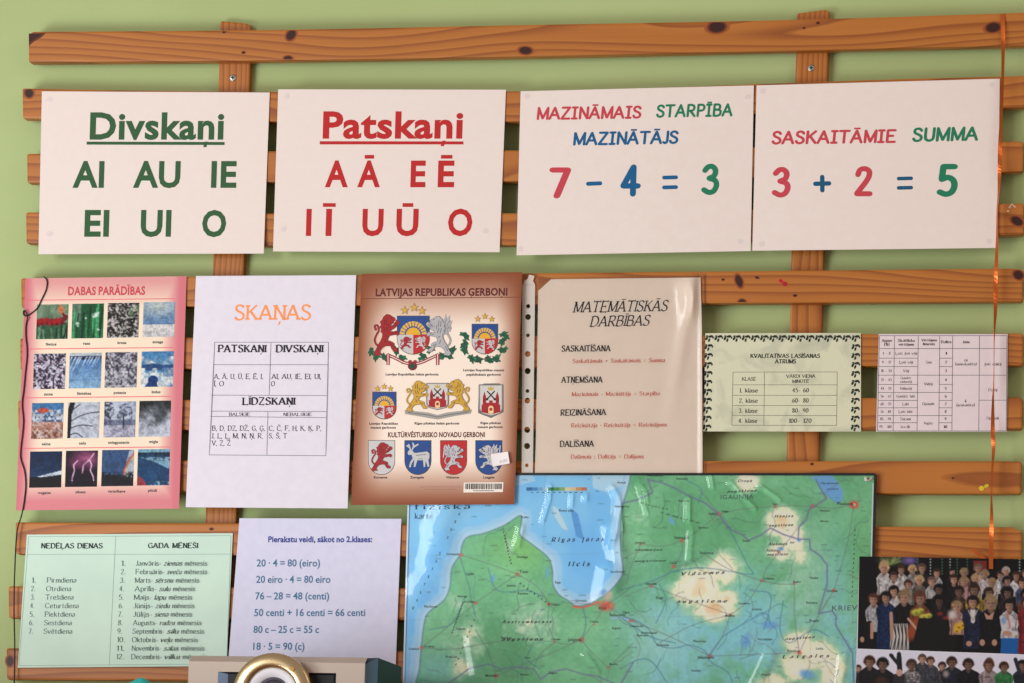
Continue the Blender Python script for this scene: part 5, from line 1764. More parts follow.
# names spaced along a slope
for s, (xa, ya), (xb, yb), h, c in (('BALTIJAS JŪRA', (413, 608), (459, 514), 2.6, NAVY), ('Ziemeļkursas', (503, 529), (511, 563), 2.2, DARK), ('augstiene', (520, 583), (549, 604), 2.2, DARK), ('Rietumkursas', (463, 603), (452, 632), 2.2, DARK), ('augstiene', (474, 620), (456, 664), 2.2, DARK), ('Austrumlatvijas', (855, 530), (852, 596), 2, DARK)):
    i = Ink(.5)
    L = [c_ for c_ in s]
    for k, ch in enumerate(L):
        if ch == ' ':
            continue
        t = k / (len(L) - 1)
        x, y = xa + t * (xb - xa), ya + t * (yb - ya)
        i.text(ch, x - h * .38, x + h * .38, y + h / 2, h, c, 'serifb', None, .2)
    i.build('place_name', PM, mp_, 1)
i = Ink(.5)
for s, x, y, f in (('Ventspils', *za(172, 291), 1), ('Talsi', *za(396, 346), 1.2), ('Tukums', *za(494, 446), 1), ('Kuldīga', *za(228, 437), 1), ('Liepāja', *za(58, 581), 1), ('Grobiņa', *za(104, 574), 1), ('Jelgava', *za(545, 554), 1.3), ('Mažeiķi', *za(292, 664), 1.2), ('Dobele', *za(495, 552), 1),
                   ('Bauska', *za(672, 628), 1), ('Olaine', *za(612, 498), 1), ('RĪGA', *za(640, 458), 1.3), ('Salaspils', *za(672, 478), 1.2), ('Ogre', *za(712, 470), 1.2), ('Jūrmala', *za(568, 434), 1.1), ('Roja', *za(505, 378), 1), ('Dundaga', *za(388, 300), 1.1), ('Sabile', *za(358, 388), 1), ('Kandava', *za(392, 412), 1),
                   ('Pāvilosta', *za(105, 452), 1), ('Aizpute', *za(200, 520), 1), ('Saldus', *za(340, 548), 1.2), ('Auce', *za(412, 608), 1), ('Žagare', *za(485, 655), 1), ('Akmene', *za(398, 660), 1), ('Priekule', *za(170, 606), 1), ('Ķegums', *za(680, 518), 1), ('Lielvārde', *za(735, 512), 1), ('Ainaži', *za(695, 72), 1), ('Salacgrīva', *za(688, 145), 1), ('Saulkrasti', *za(675, 345), 1),
                   ('Roņu sala', *za(518, 158), 1.1), ('Kolka', *za(402, 178), 1), ('Ugāle', *za(232, 352), 1.1), ('Alsunga', *za(205, 420), 1),
                   ('Valmiera', *zb(165, 242), 1.3), ('Valka', *zb(270, 168), 1.1), ('Cēsis', *zb(152, 318), 1), ('Sigulda', *zb(78, 382), 1.1), ('Gulbene', *zb(438, 366), 1.1), ('Alūksne', *zb(448, 280), 1.2), ('Madona', *zb(322, 480), 1.1), ('Jēkabpils', *zb(236, 608), 1.3), ('Rēzekne', *zb(512, 588), 1.2), ('Pleskava', *zb(664, 138), 1.4), ('Balvi', *zb(530, 376), 1),
                   ('Smiltene', *zb(244, 288), 1.2), ('Limbaži', *zb(46, 256), 1), ('Veru', *zb(466, 138), 1), ('Ostrova', *zb(632, 404), 1.1), ('Rūjiena', *zb(180, 128), 1), ('Mazsalaca', *zb(84, 50), 1.2), ('Viļaka', *zb(580, 364), 1), ('Kārsava', *zb(570, 440), 1.1), ('Ludza', *zb(600, 580), 1), ('Lubāna', *zb(404, 460), 1.1), ('Varakļāni', *zb(420, 552), 1.1), ('Ērgļi', *zb(110, 425), 1),
                   ('Pļaviņas', *zb(224, 558), 1.1), ('Koknese', *zb(112, 570), 1.2), ('Skrīveri', *zb(50, 540), 1), ('Aizkraukle', *zb(64, 532), 1.1), ('Viesīte', *zb(216, 648), 1), ('Preiļi', *zb(434, 660), 1), ('Ape', *zb(520, 255), 1), ('Strenči', *zb(240, 210), 1), ('Gauja', *zb(374, 250), 1), ('Cesvaine', *zb(362, 442), 1), ('Rugāji', *zb(580, 495), 1.1), ('Valga', *zb(310, 160), 1), ('Staicele', *zb(172, 60), 1), ('Petseri', *zb(612, 158), 1), ('Abrene', *zb(612, 190), 1)):
    w = len(s) * 1.45 * f
    i.text(s, x, x + w, y, 2.1 * f, (38, 48, 50), 'sansm')
i.build('town_lettering', PM, mp_, 1)
# black edging, white inner line, pale near edge, corner clip
EB, EW = mat((24, 24, 26), .4), mat((226, 236, 240), .4)


def strip(name, quad, M, parent, P_, t=.0012, lift=.0004):
    f = P_.P(quad, lift)
    n = len(f)
    return mesh(name, np.vstack([f, f + [0, t, 0]]), [list(range(n))[::-1], list(range(n, 2 * n))] + [[k, (k + 1) % n, n + (k + 1) % n, n + k] for k in range(n)], M, parent)


strip('edge_strip', [(408.6, 472.8), (874, 473), (876.4, 474.2), (876.4, 475.4), (408.6, 475)], EB, mp_, PM, lift=.0018)['label'] = 'black edge strip'
strip('edge_strip', [(876.8, 475), (870, 742), (867.4, 742), (874, 475.2)], EB, mp_, PM, lift=.0018)['label'] = 'black edge strip'
strip('edge_line', [(873.9, 483), (867.3, 742), (866, 742), (872.5, 483)], EW, mp_, PM, lift=.0016)['label'] = 'white line inside the black edge'
strip('edge_line', [(408.4, 475), (410, 475), (402.9, 740), (401.2, 740)], mat((214, 228, 240), .4), mp_, PM, lift=.0016)['label'] = 'pale bare edge'
i = Ink(.35).poly([(864.2, 477), (866, 476.6), (867.4, 480.2), (865.6, 481.6), (864, 480)], (240, 238, 230)).poly([(867.2, 476.8), (869, 478.6), (872, 476.4), (872.6, 478.8), (868.4, 481.4), (866.8, 480.4)], (208, 200, 180)).ell(868, 478.8, .9, .9, (40, 36, 34))
i.build('corner_tear', PM, mp_, 13)['label'] = 'white torn corner of the laminate'


def ridge(px, pts, w, h):
    pts = np.asarray(pts, float)
    d = np.full(len(px), 1e9)
    for (x0, y0), (x1, y1) in zip(pts[:-1], pts[1:]):
        vx, vy = x1 - x0, y1 - y0
        t = np.clip(((px[:, 0] - x0) * vx + (px[:, 1] - y0) * vy) / (vx * vx + vy * vy), 0, 1)
        d = np.minimum(d, np.hypot(px[:, 0] - x0 - t * vx, px[:, 1] - y0 - t * vy))
    return h * np.exp(-(d / w) ** 2)


RIDGES = [([(549, 486), (548, 500), (541, 522)], 1.6, .0013), ([(571, 495), (570, 507)], 1.6, .0012), ([(585, 496), (584, 500)], 2.4, .0012), ([(611, 489), (616, 498), (615, 520), (608, 545)], 2.6, .002), ([(611, 489), (619, 505), (620, 530)], 2, .0016),
          ([(637, 486), (641, 500), (646, 515)], 1.2, .0013), ([(640, 485), (645, 493), (646, 503)], 1.2, .0013), ([(687, 500), (687, 520)], 2.2, .0016), ([(709, 477), (711, 488)], 1.8, .0012), ([(729, 483), (753, 509)], 2, .0014), ([(758, 486), (778, 500)], 2, .0012),
          ([(446, 508), (436, 528), (440, 545)], 13, .0024), ([(430, 545), (424, 560)], 6, .0012), ([(434, 570), (424, 580), (416, 592)], 12, .0022), ([(612, 530), (618, 560), (610, 588)], 9, .0028), ([(604, 570), (598, 600)], 7, .0018),
          ([(584, 655), (596, 672)], 3, .0012), ([(768, 655), (752, 690)], 7, .0018), ([(520, 528), (516, 545)], 3.4, .0012), ([(470, 640), (476, 675)], 5, .0012), ([(690, 530), (688, 560)], 3, .0009), ([(842, 655), (838, 690)], 5, .0014)]
PF = Paper(PM.q, PM.d)
_wide = lambda u, v: .0022 + .0003 * np.sin(u * 9 + 1) * np.sin(v * 6 + .5)


def film_depth(u, v):
    px = PF.at(u, v)
    out = _wide(u, v)
    for pts, w, h in RIDGES:
        out = out + ridge(px, pts, w, h)
    return out


PF.curl = film_depth
FILM2 = film_mat('clear_laminate', .07, .05, 9, .004)
PF.grid('clear_film', mp_, FILM2, 300, 170, None, 0, 0)['label'] = 'clear glossy wrinkled laminate'

# ================================================================ group photographs
PG = Paper([(859.4, 556.4), (1064, 560), (1060, 716), (854.6, 712)], .0530, lambda u, v: .001 * v)
gp = thing('group_photo_print', 'glossy print of two group photographs of people, over the corner of the map', 'photograph', PG.centre())
PG.grid('sheet', gp, mat((226, 224, 232), .4), 6, 6, None, .0006)
gq = lambda px, py: ((px - 850) * 4.776, (py - 540) * 4.776)
SKIN = (188, 142, 120)
HAIR = {'b': (178, 146, 104), 'n': (66, 40, 30), 'd': (24, 19, 21), 'r': (92, 52, 36), 'g': (168, 156, 148), 's': (104, 80, 68)}


_fr = random.Random(77)


def figure(c, x, y, r, hair, top, w=1.9, h=6, long=False, skin=SKIN, shade=1.0):
    sk_ = np.array(skin) * shade * _fr.uniform(.82, 1.0)
    tp = np.array(top) * _fr.uniform(.8, 1.0)
    w *= .94
    lean = _fr.uniform(-.2, .2) * r
    body = [(x - r * .42, y + r * .8), (x + r * .42, y + r * .8), (x + r * w * .74, y + r * 1.55), (x + r * w * .97, y + r * 2.1), (x + r * w * .94, y + r * 3), (x + r * w * .8, y + r * 4.2), (x + r * w * .98 + lean, y + r * h), (x - r * w * .98 + lean, y + r * h),
            (x - r * w * .8, y + r * 4.2), (x - r * w * .94, y + r * 3), (x - r * w * .97, y + r * 2.1), (x - r * w * .74, y + r * 1.55)]
    m_ = c.inside(body).astype(float)
    c.mix(m_, tp)
    # folds and pattern of the cloth as the photograph shows them
    c.mix(m_ * np.clip((_NZ[0] - .5) * 3, 0, .6), tp * .5)
    c.mix(m_ * np.clip((_NZ[1] - .58) * 4, 0, .45), np.minimum(tp * 1.35 + 14, 255))
    for sg in (-1, 1):
        c.line([(x + sg * r * w * .68, y + r * 2.3), (x + sg * r * w * .6, y + r * 4), (x + sg * r * w * .64, y + r * h)], r * .2, tp * .5, .8)
    hc = np.array(HAIR[hair]) * shade * _fr.uniform(.75, 1.05)
    hl = 1.38 if long else 1.06
    c.ell(x, y - r * .14, r * .98, r * hl, hc, _fr.uniform(-.15, .15), .16)
    for k in range(7):
        t = math.pi * (1 + k / 6)
        c.ell(x + r * .78 * math.cos(t), y + r * .74 * math.sin(t), r * .34, r * .3, hc * _fr.uniform(.7, 1.3), t, .5)
    c.poly([(x - r * .3, y + r * .6), (x + r * .3, y + r * .6), (x + r * .45, y + r * 1.35), (x, y + r * 1.75), (x - r * .45, y + r * 1.35)], sk_ * .74)
    c.ell(x + _fr.uniform(-.08, .08) * r, y + r * .14, r * .66, r * .86, sk_, 0, .14)
    c.ell(x + r * .36, y + r * .25, r * .28, r * .6, sk_ * .72, 0, .6, .6)
    c.ell(x - r * .18, y + r * .3, r * .24, r * .3, np.minimum(sk_ * 1.12, 255), 0, .7, .6)
    c.ell(x, y - r * .66, r * .74, r * .34, hc, _fr.uniform(-.3, .3), .3)
    for sg in (-1, 1):
        c.ell(x + sg * r * .27, y + r * .02, r * .17, r * .1, sk_ * .4, 0, .5, .85)
    c.ell(x, y + r * .56, r * .26, r * .1, sk_ * .62, 0, .5, .8)
    c.ell(x, y + r * .28, r * .1, r * .12, sk_ * .8, 0, .6, .6)


def soften(c, n=1):
    for _ in range(n):
        p = np.pad(c.a, ((1, 1), (1, 1), (0, 0)), 'edge')
        c.a = (p[1:-1, 1:-1] * 4 + p[:-2, 1:-1] + p[2:, 1:-1] + p[1:-1, :-2] + p[1:-1, 2:]) / 8


c = Canvas(1010, 560, .5, (9, 8, 10), 30, 72)
_NZ = (c.noise(16, 5), c.noise(9, 6, 2))
c.ell(195, 98, 50, 22, (92, 104, 62), 0, .7, .9)
rs = random.Random(5)
for k in range(26):
    x, y = rs.uniform(140, 250), rs.uniform(80, 120)
    c.line([(195, 118), (x, y - 8)], 3, rs.choice([(150, 160, 104), (88, 110, 60), (176, 170, 130)]), .8)
c.ell(285, 98, 32, 20, (122, 104, 176), 0, .7, .9)
for x in (322, 384, 440, 478, 512, 560, 810, 900):
    for y in range(92, 175, 14):
        c.ell(x, y, 4, 4.5, (190, 214, 206) if x in (384, 478, 810) else (60, 130, 92), 0, .5, .8)
c.poly([(588, 100), (654, 98), (652, 150), (590, 150)], (116, 38, 34))
W_, D_ = (216, 212, 212), (22, 20, 24)
for a in ((163, 132, 24, 'b', W_, 1.7, 5.5, True), (245, 142, 20, 'n', (196, 190, 190), 1.7, 5), (298, 140, 20, 'b', (150, 144, 146), 1.6, 5), (343, 135, 21, 's', (36, 32, 36), 1.8, 5), (415, 158, 20, 'n', (196, 194, 196), 1.4, 3), (488, 152, 18, 'd', D_, 1.6, 5), (545, 155, 20, 'b', (170, 120, 118), 1.7, 5),
          (612, 135, 20, 's', (176, 160, 160), 1.6, 5), (645, 162, 19, 'b', (190, 180, 184), 1.7, 5), (716, 168, 18, 'n', (196, 192, 198), 1.6, 5), (745, 148, 19, 'g', (120, 116, 122), 1.6, 5), (793, 172, 20, 'n', (206, 204, 208), 1.7, 5), (838, 162, 20, 's', (70, 66, 90), 1.7, 5), (880, 165, 20, 'n', (180, 176, 180), 1.7, 5), (930, 158, 20, 'd', (60, 60, 80), 1.7, 5), (980, 165, 20, 'b', (150, 140, 150), 1.7, 5)):
    figure(c, *a)
for a in ((208, 175, 21, 'n', (206, 200, 200), 1.7, 5), (278, 212, 20, 'n', (150, 142, 134), 1.7, 5), (331, 192, 22, 'b', (96, 88, 84), 1.7, 5), (390, 198, 21, 's', (184, 180, 182), 1.6, 4), (495, 188, 22, 'n', D_, 1.7, 5), (545, 196, 20, 'b', (196, 150, 150), 1.6, 5), (600, 186, 22, 'b', (204, 184, 184), 1.7, 5), (678, 202, 20, 'b', (188, 176, 170), 1.7, 5), (750, 196, 21, 'd', (60, 50, 54), 1.7, 5), (822, 206, 22, 'n', (70, 76, 110), 1.7, 5), (890, 206, 22, 'n', (110, 70, 60), 1.7, 5), (950, 200, 22, 's', (40, 40, 50), 1.7, 5)):
    figure(c, *a)
for a in ((209, 244, 24, 'd', (200, 196, 198), 1.6, 4), (425, 236, 24, 'd', (26, 22, 26), 1.8, 6, False, SKIN, .55), (520, 246, 24, 'n', (60, 40, 36), 1.8, 5, False, SKIN, .6), (593, 238, 26, 'n', (182, 150, 56), 1.8, 5, True, SKIN, .8), (662, 252, 23, 'n', (164, 136, 76), 1.7, 5, False, SKIN, .8), (750, 252, 25, 'd', (44, 34, 38), 1.8, 6, False, SKIN, .6), (840, 260, 25, 'd', (120, 70, 50), 1.8, 6, False, SKIN, .8), (900, 260, 25, 'n', (70, 60, 80), 1.8, 6)):
    figure(c, *a)
figure(c, 427, 292, 26, 'd', (30, 24, 28), 2.2, 8, False, SKIN, .45)
figure(c, 113, 284, 26, 'r', (196, 194, 200), 1.7, 6, False)
c.poly([(70, 390), (104, 386), (104, 530), (60, 530)], (14, 13, 16))
c.ell(58, 475, 10, 14, SKIN)
figure(c, 172, 275, 26, 'd', (16, 42, 84), 2.0, 11)
for x in (104, 238):
    c.line([(x, 400), (x, 466)], 15, SKIN)
figure(c, 258, 274, 27, 'b', (18, 17, 20), 2.0, 6.4, True)
c.poly([(196, 400), (276, 400), (286, 530), (190, 530)], (208, 204, 202))
for k in range(10):
    c.line([(196 + k * 9, 400), (204 + k * 8 + (k % 2) * 8, 460), (192 + k * 10, 530)], 4, (26, 24, 26))
c.line([(196, 350), (200, 468)], 16, SKIN)
figure(c, 333, 280, 28, 'r', (110, 60, 42), 1.9, 4.5, True)
c.ell(306, 425, 28, 58, (150, 72, 40), .35, .3)
c.line([(278, 376), (330, 440)], 12, (196, 150, 128))
for x, y, r_ in ((315, 345, 22), (338, 335, 14), (352, 366, 20), (376, 360, 16)):
    c.ell(x, y, r_, r_ * .7, (206, 196, 74), 0, .4)
    c.ell(x + 3, y + 6, r_ * .5, r_ * .4, (126, 140, 56), 0, .5)
c.poly([(330, 372), (470, 380), (505, 440), (505, 530), (290, 530)], (20, 18, 20))
for x, y in ((430, 352), (458, 372)):
    c.ell(x, y, 14, 9, (128, 40, 40), 0, .5)
figure(c, 510, 318, 25, 'b', (196, 150, 140), 1.7, 5.4)
c.ell(488, 356, 20, 22, (206, 196, 190), 0, .5)
for x, y, r_ in ((520, 415, 22), (540, 405, 18), (510, 432, 15)):
    c.ell(x, y, r_, r_ * .8, (222, 178, 44), 0, .4)
    c.ell(x, y + 4, r_ * .4, r_ * .3, (140, 100, 30), 0, .5)
figure(c, 587, 296, 28, 'd', (26, 34, 60), 2.0, 8)
c.poly([(574, 334), (600, 334), (596, 392), (586, 400), (578, 390)], (212, 206, 206))
c.line([(566, 336), (586, 385), (608, 336)], 6, (176, 166, 150))
c.ell(568, 495, 14, 13, SKIN)
figure(c, 672, 302, 30, 'b', (16, 15, 19), 2.1, 8, True)
c.poly([(640, 345), (664, 362), (690, 340), (680, 380), (650, 378)], SKIN)
for x in (632, 690):
    c.ell(x, 490, 13, 16, SKIN)
figure(c, 762, 312, 27, 'd', (214, 210, 214), 1.9, 5.8)
c.poly([(722, 470), (812, 470), (816, 560), (718, 560)], (24, 96, 172))
c.line([(724, 370), (742, 440), (790, 446)], 20, (208, 204, 210))
c.ell(752, 446, 22, 12, SKIN, .1)
c.line([(752, 345), (764, 420)], 7, (206, 120, 110))
c.ell(733, 385, 12, 16, (108, 146, 196), 0, .5, .8)
for k, (x, hr_, tp) in enumerate(((846, 'n', (150, 40, 46)), (905, 'b', (40, 44, 60)), (962, 'd', (180, 174, 180)))):
    figure(c, x, 300, 27, hr_, tp, 1.9, 9)
c.poly([(30, 72), (44, 72), (36, 570), (30, 570)], (14, 13, 15))
GLS = print_mat('photo_gloss', .32, .25)
q = PG.at
top_q = [(859.4, 556.4), (1064, 560), (1061.4, 655.6), (857.5, 648.6)]


def px_patch(name, quad, cv, nu, nv, lab):
    cw = Canvas(1, 1, 1)
    cw.sample = lambda X_, Y_: cv.sample(*gq(X_, Y_))
    o_ = patch(name, PG, gp, quad, cw, nu, nv, GLS, .0002, True)
    o_['label'] = lab
    return o_


soften(c)
c.a = c.a * .9
px_patch('photograph', top_q, c, 400, 186, 'rows of dressed-up people in front of a black stage')
c = Canvas(1010, 330, .5, (214, 214, 230), 20, 510)
_NZ = (c.noise(16, 7), c.noise(9, 8, 2))
for a in ((40, 612, 14, 'n', (60, 54, 60), 1.8, 6), (345, 566, 19, 's', (66, 70, 76), 2.0, 9), (384, 578, 19, 'n', (60, 64, 74), 2.2, 9), (440, 602, 18, 'n', (70, 66, 72), 1.8, 8)):
    figure(c, *a)
for a in ((93, 582, 26, 'r', (28, 28, 34), 2.3, 8), (156, 592, 27, 'd', (22, 22, 27), 2.4, 8), (294, 596, 24, 's', (110, 106, 110), 2.0, 8), (486, 584, 24, 'n', (30, 36, 50), 2.5, 9), (565, 594, 25, 'n', (20, 22, 26), 2.7, 9), (663, 598, 24, 'r', (172, 156, 158), 2.2, 9, True), (735, 606, 22, 'r', (56, 132, 74), 2.3, 9), (822, 598, 22, 'd', (36, 40, 54), 2.2, 9), (890, 600, 24, 'n', (60, 64, 90), 2.3, 9), (950, 596, 24, 'd', (30, 34, 40), 2.3, 9)):
    figure(c, *a, shade=.72) if len(a) < 8 else figure(c, *a, shade=.72)
c.line([(240, 660), (234, 560)], 24, (28, 28, 34))
c.ell(234, 548, 10, 14, (24, 24, 28))
c.line([(236, 600), (200, 556)], 16, (28, 28, 34))
c.ell(198, 552, 12, 9, (24, 24, 28), .6)
c.poly([(212, 640), (262, 640), (262, 740), (206, 740)], (44, 42, 48))
c.ell(236, 634, 15, 17, (190, 150, 132))
rs = random.Random(12)
for k in range(60):
    c.ell(rs.uniform(258, 330), rs.uniform(628, 720), 4, 3, rs.choice([(60, 56, 62), (190, 186, 188)]), 0, .5, .8)
c.line([(812, 640), (790, 570)], 18, (36, 40, 54))
c.ell(150, 672, 30, 20, (70, 44, 38), 0, .4, .8)
c.ell(458, 640, 14, 16, (196, 176, 168), 0, .5, .7)
soften(c)
px_patch('photograph', [(857.1, 649.6), (1061.2, 656.4), (1060, 716), (854.6, 712)], c, 400, 120, 'people outdoors against a pale sky')

# ================================================================ cords
tag(tube('hanging_cord', W([(23.8, 310.8), (23.4, 314), (25.2, 316), (31.7, 313), (37.5, 307.8), (41.4, 300), (46.3, 289.3), (47, 280.5), (44, 276.7)], .0480).tolist(), .0009, mat((34, 24, 28), .6)), 'thin black cord hanging down along the pink nature poster', 'cord')
cord = bpy.data.objects['hanging_cord']
# the long end joins the loop: one mesh
path = crom([(44, 276.7), (47, 280.5), (46.3, 289.3), (41.4, 300), (37.5, 307.8), (31.7, 313), (26.6, 315.8), (23.6, 314.4), (23.9, 310.6), (26.4, 312.8), (27.4, 318), (25.9, 326), (25.9, 336.8), (27, 347.3), (27, 358), (25.5, 372), (23.8, 390), (22.2, 404), (23.5, 423), (20.9, 448), (20.9, 459), (24.5, 470.6),
             (25.8, 484), (24.5, 499), (21.7, 515), (17, 532), (14.9, 567), (14, 607), (14.8, 650), (14, 700)], 5)
NPOS = Paper([(25.4, 278.4), (186.6, 276.2), (179, 508.6), (16, 510.4)], .0438, lambda u, v: .004 * v)
lf = np.full(len(path), .0013)
lf[40:52] = .0030
tmp = tube('hanging_cord_path', NPOS.P(path, lf).tolist(), .0009, mat((34, 24, 28), .6))
old = cord.data
cord.data = tmp.data
bpy.data.objects.remove(tmp)
bpy.data.meshes.remove(old)
cord.data.name = 'hanging_cord'

# copper ribbon, twisted
RB = bpy.data.materials.new('copper_satin_ribbon')
RB.use_nodes = True
b = RB.node_tree.nodes['Principled BSDF']
b.inputs['Base Color'].default_value = (*lin((196, 98, 42)), 1)
b.inputs['Roughness'].default_value = .3
b.inputs['Metallic'].default_value = .7
pts = crom([(1002.6, 14), (1003, 36), (1003, 59), (1002, 99), (1000.2, 140), (999.6, 170), (998.8, 190), (997.2, 212), (997, 244), (995.6, 280), (995.4, 310), (994.2, 336), (994, 371), (993, 402), (992.8, 430), (993.6, 448), (992.3, 470), (991.6, 496), (991.6, 524), (991, 549), (991, 569)], 8)
dep = np.interp(np.arange(len(pts)), [0, 8, 20, 40, len(pts) - 12, len(pts)], [.0432, .0475, .052, .056, .058, .0565])
ctr = W(pts, dep)
bm = bmesh.new()
prev = None
for k, p in enumerate(ctr):
    t = k / (len(ctr) - 1)
    phi = .15 + 1.35 * math.sin(t * 13 + .2) * min(1, t * 5) * min(1, (1 - t) * 7)
    hw = .0026
    sx_, sy_ = hw * math.cos(phi), hw * math.sin(phi)
    nx, ny = -math.sin(phi) * .00012, math.cos(phi) * .00012
    cur = [bm.verts.new((p[0] + a * sx_ + c_ * nx, p[1] + a * sy_ + c_ * ny, p[2])) for a, c_ in ((-1, -1), (1, -1), (1, 1), (-1, 1))]
    if prev:
        for j in range(4):
            bm.faces.new((prev[j], prev[(j + 1) % 4], cur[(j + 1) % 4], cur[j]))
    else:
        bm.faces.new(cur[::-1])
    prev = cur
bm.faces.new(prev)
rib_o = bm_obj('ribbon', bm, RB, None)
tag(rib_o, 'shiny copper-orange twisted ribbon hanging from the top slat', 'ribbon')
tl = W([(970.6, 548.8), (974.2, 548.4), (985.4, 557.4), (986, 560), (982, 560), (977, 555.4)], [.0535, .0535, .0522, .052, .052, .0528])
n = len(tl)
mesh('ribbon_tail', np.vstack([tl, tl + [0, .0002, 0]]), [list(range(n))[::-1], list(range(n, 2 * n))] + [[k, (k + 1) % n, n + (k + 1) % n, n + k] for k in range(n)], RB, rib_o)['label'] = 'short cut end of the ribbon'

# ================================================================ ledge, projector, crumpled cloth
zl = float(W([(300, 762)], .27)[0, 2])
o = box('support_shelf_1', (-1.7, -.5, zl - .03), (.4, -WALL, zl), wood_mat('shelf_wood', 'x'), None, .003)  # unseen shelf board that the projector and cloth stand on
o['kind'] = 'structure'

D = .27
w0 = W([(190, 655), (376, 655), (366, 683), (219, 672), (337, 672), (190, 661.5)], D)
x0, x1, xc, xa, xb = w0[0, 0], w0[1, 0], W([(365.5, 670)], D)[0, 0], w0[3, 0], w0[4, 0]
zt, zr = w0[0, 2], w0[3, 2]
zbv = w0[5, 2]
prj = thing('projector', 'silver-beige projector with a big round brass-rimmed lens, dark side facing the map', 'projector', ((x0 + x1) / 2, -.2, zl))
SLATE, SLATE_SHEEN = mat((36, 52, 66), .5), mat((84, 118, 142), .4)
BEIGE = mat((178, 163, 150), .45, .1)
zb0 = zl + .004
# housing: dark sides with a front bevel painted lighter for its bluish reflection
bm = bmesh.new()
ol = [(x0 + .001, -.125), (x1, -.125), (x1, -D + .012), (xc, -D + .001), (x0 + .001, -D + .001)]
lo = [bm.verts.new((x, y, zb0)) for x, y in ol]
hi = [bm.verts.new((x, y, (zt, zt, zt, zbv - .0005, zbv - .0005)[k])) for k, (x, y) in enumerate(ol)]
bm.faces.new(lo[::-1])
bm.faces.new(hi)
for k in range(5):
    f = bm.faces.new((lo[k], lo[(k + 1) % 5], hi[(k + 1) % 5], hi[k]))
    f.material_index = 1 if k == 2 else 0
bm_obj('housing', bm, [SLATE, SLATE_SHEEN], prj)
# front shell with the lens recess cut out and a sloping top edge
bm = bmesh.new()
zm = zl + .018
xs_, zs_ = [x0, xa, xb, xc], [zb0, zm, zr, zbv]
V = [[bm.verts.new((x, -D - .004, z)) for x in xs_] for z in zs_]
for a in range(3):
    for b_ in range(3):
        if not (a == 1 and b_ == 1):
            bm.faces.new((V[a][b_], V[a][b_ + 1], V[a + 1][b_ + 1], V[a + 1][b_]))
tp = [bm.verts.new((x, -D + .010, zt)) for x in xs_]
for b_ in range(3):
    bm.faces.new((V[3][b_], V[3][b_ + 1], tp[b_ + 1], tp[b_]))
bk = [bm.verts.new((xs_[0], -D + .002, z)) for z in (zb0, zbv)]
bm.faces.new((V[0][0], V[3][0], bk[1], bk[0]))
bm.faces.new((V[3][0], tp[0], bk[1]))
bk2 = [bm.verts.new((xs_[3], -D + .002, z)) for z in (zb0, zbv)]
bm.faces.new((V[0][3], bk2[0], bk2[1], V[3][3]))
bm_obj('front_shell', bm, BEIGE, prj)
bm = bmesh.new()
yb = -D + .0005
R0 = [(xa, zm), (xb, zm), (xb, zr), (xa, zr)]
R1 = [(xa + .011, zm + .004), (xb - .004, zm + .004), (xb - .004, zr - .002), (xa + .011, zr - .002)]
f0 = [bm.verts.new((x, -D - .004, z)) for x, z in R0]
f1 = [bm.verts.new((x, yb, z)) for x, z in R1]
for k in range(4):
    f = bm.faces.new((f0[k], f0[(k + 1) % 4], f1[(k + 1) % 4], f1[k]))
    f.material_index = 1 if k == 3 else 0
bm.faces.new(f1)
bm_obj('lens_recess', bm, [mat((18, 20, 26), .5), mat((120, 142, 172), .4)], prj)
lc = W([(272.6, 694)], .285)[0]
mm = float(np.hypot(*(W([(300, 690)], .285)[0] - W([(200, 690)], .285)[0])[[0, 2]])) / 100


def lathe(name, prof, M, parent, seg=48):
    bm = bmesh.new()
    rings = []
    for r_, y in prof:
        rings.append([bm.verts.new((lc[0] + r_ * mm * math.cos(2 * math.pi * k / seg), y, lc[2] + r_ * mm * math.sin(2 * math.pi * k / seg))) for k in range(seg)])
    for a, b_ in zip(rings, rings[1:]):
        for k in range(seg):
            bm.faces.new((a[k], a[(k + 1) % seg], b_[(k + 1) % seg], b_[k]))
    if prof[-1][0] < 1:
        bm.faces.new(rings[-1])
    o_ = bm_obj(name, bm, M, parent, smooth=True)
    return o_


BRASS = bpy.data.materials.new('brass_rim')
BRASS.use_nodes = True
b = BRASS.node_tree.nodes['Principled BSDF']
b.inputs['Base Color'].default_value = (*lin((192, 168, 128)), 1)
b.inputs['Metallic'].default_value = .95
b.inputs['Roughness'].default_value = .22
lens = lathe('lens_ring', [(39.6, -D + .0), (39.8, -.2875), (39.2, -.2895), (37, -.2908), (30, -.2916), (27, -.2912), (25.6, -.2895), (25.2, -.287)], BRASS, prj)
lens['label'] = 'brass-coloured metal lens ring'
lathe('lens_collar', [(25.1, -.2872), (24.4, -.288), (17.5, -.2838), (16.6, -.2825)], mat((226, 224, 230), .4), lens)['label'] = 'white inner collar'
GLASS = bpy.data.materials.new('coated_lens_glass')
GLASS.use_nodes = True
b = GLASS.node_tree.nodes['Principled BSDF']
b.inputs['Base Color'].default_value = (*lin((34, 26, 48)), 1)
b.inputs['Roughness'].default_value = .05
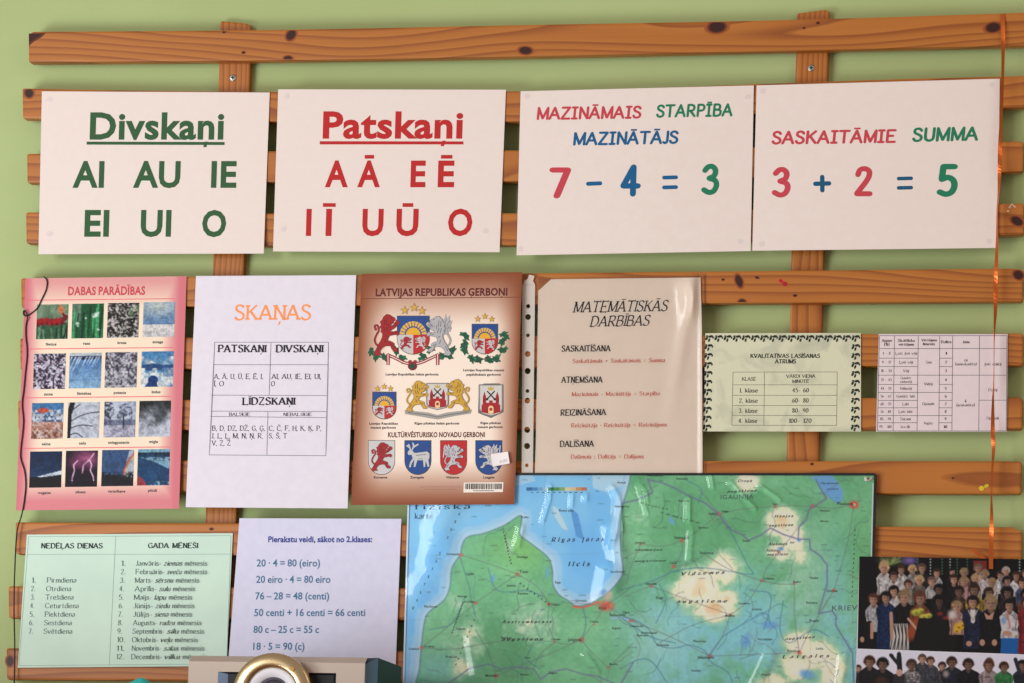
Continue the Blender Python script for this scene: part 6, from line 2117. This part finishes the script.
b.inputs['Specular IOR Level'].default_value = .9
b.inputs['Coat Weight'].default_value = 1.0
lathe('lens_glass', [(16.7, -.2825), (14, -.2862), (10, -.2892), (5, -.291), (.4, -.2915)], GLASS, lens)['label'] = 'dark coated lens glass'
a_ = W([(290, 666.4), (294.6, 668.2), (293, 671.4), (288.6, 669.6)], .2932)
strip_v = np.vstack([a_, a_ + [0, .0025, 0]])
mesh('focus_tab', strip_v, [[3, 2, 1, 0], [4, 5, 6, 7]] + [[k, (k + 1) % 4, 4 + (k + 1) % 4, 4 + k] for k in range(4)], mat((150, 112, 62), .35, .8), lens)
for fx in (x0 + .02, x1 - .02):
    for fy in (-.15, -.25):
        bm = bmesh.new()
        bmesh.ops.create_cone(bm, cap_ends=True, segments=16, radius1=.008, radius2=.007, depth=.0045, matrix=Matrix.Translation((fx, fy, zl + .00225)))
        bm_obj('foot', bm, mat((26, 26, 28), .7), prj)

# turquoise crumpled cloth whose tip shows at the bottom
bm = bmesh.new()
c0 = W([(140, 706)], .2)[0]
hz = float(W([(140, 678)], .2)[0, 2]) - zl
rings = []
rs = random.Random(2)
N, Mr = 28, 14
off = [rs.uniform(-.25, .25) for _ in range(N)]
for j in range(Mr + 1):
    t = j / Mr
    rad = .034 * (1 - t) ** .55 * (1 + .25 * math.sin(t * 9)) + .002
    rings.append([bm.verts.new((c0[0] + rad * (1 + off[k] * (.4 + t)) * math.cos(6.2832 * k / N), -.2 + rad * (1 + off[k]) * .9 * math.sin(6.2832 * k / N), zl + .0002 + hz * (t + .05 * (t > .1) * math.sin(k * 2.3 + t * 6) * (1 - t)))) for k in range(N)])
for a, b_ in zip(rings, rings[1:]):
    for k in range(N):
        bm.faces.new((a[k], a[(k + 1) % N], b_[(k + 1) % N], b_[k]))
bm.faces.new(rings[0][::-1])
bm.faces.new(rings[-1])
tag(bm_obj('crumpled_cloth', bm, mat((44, 182, 176), .6), None, True), 'crumpled turquoise cloth, only its tip showing beside the projector', 'cloth')
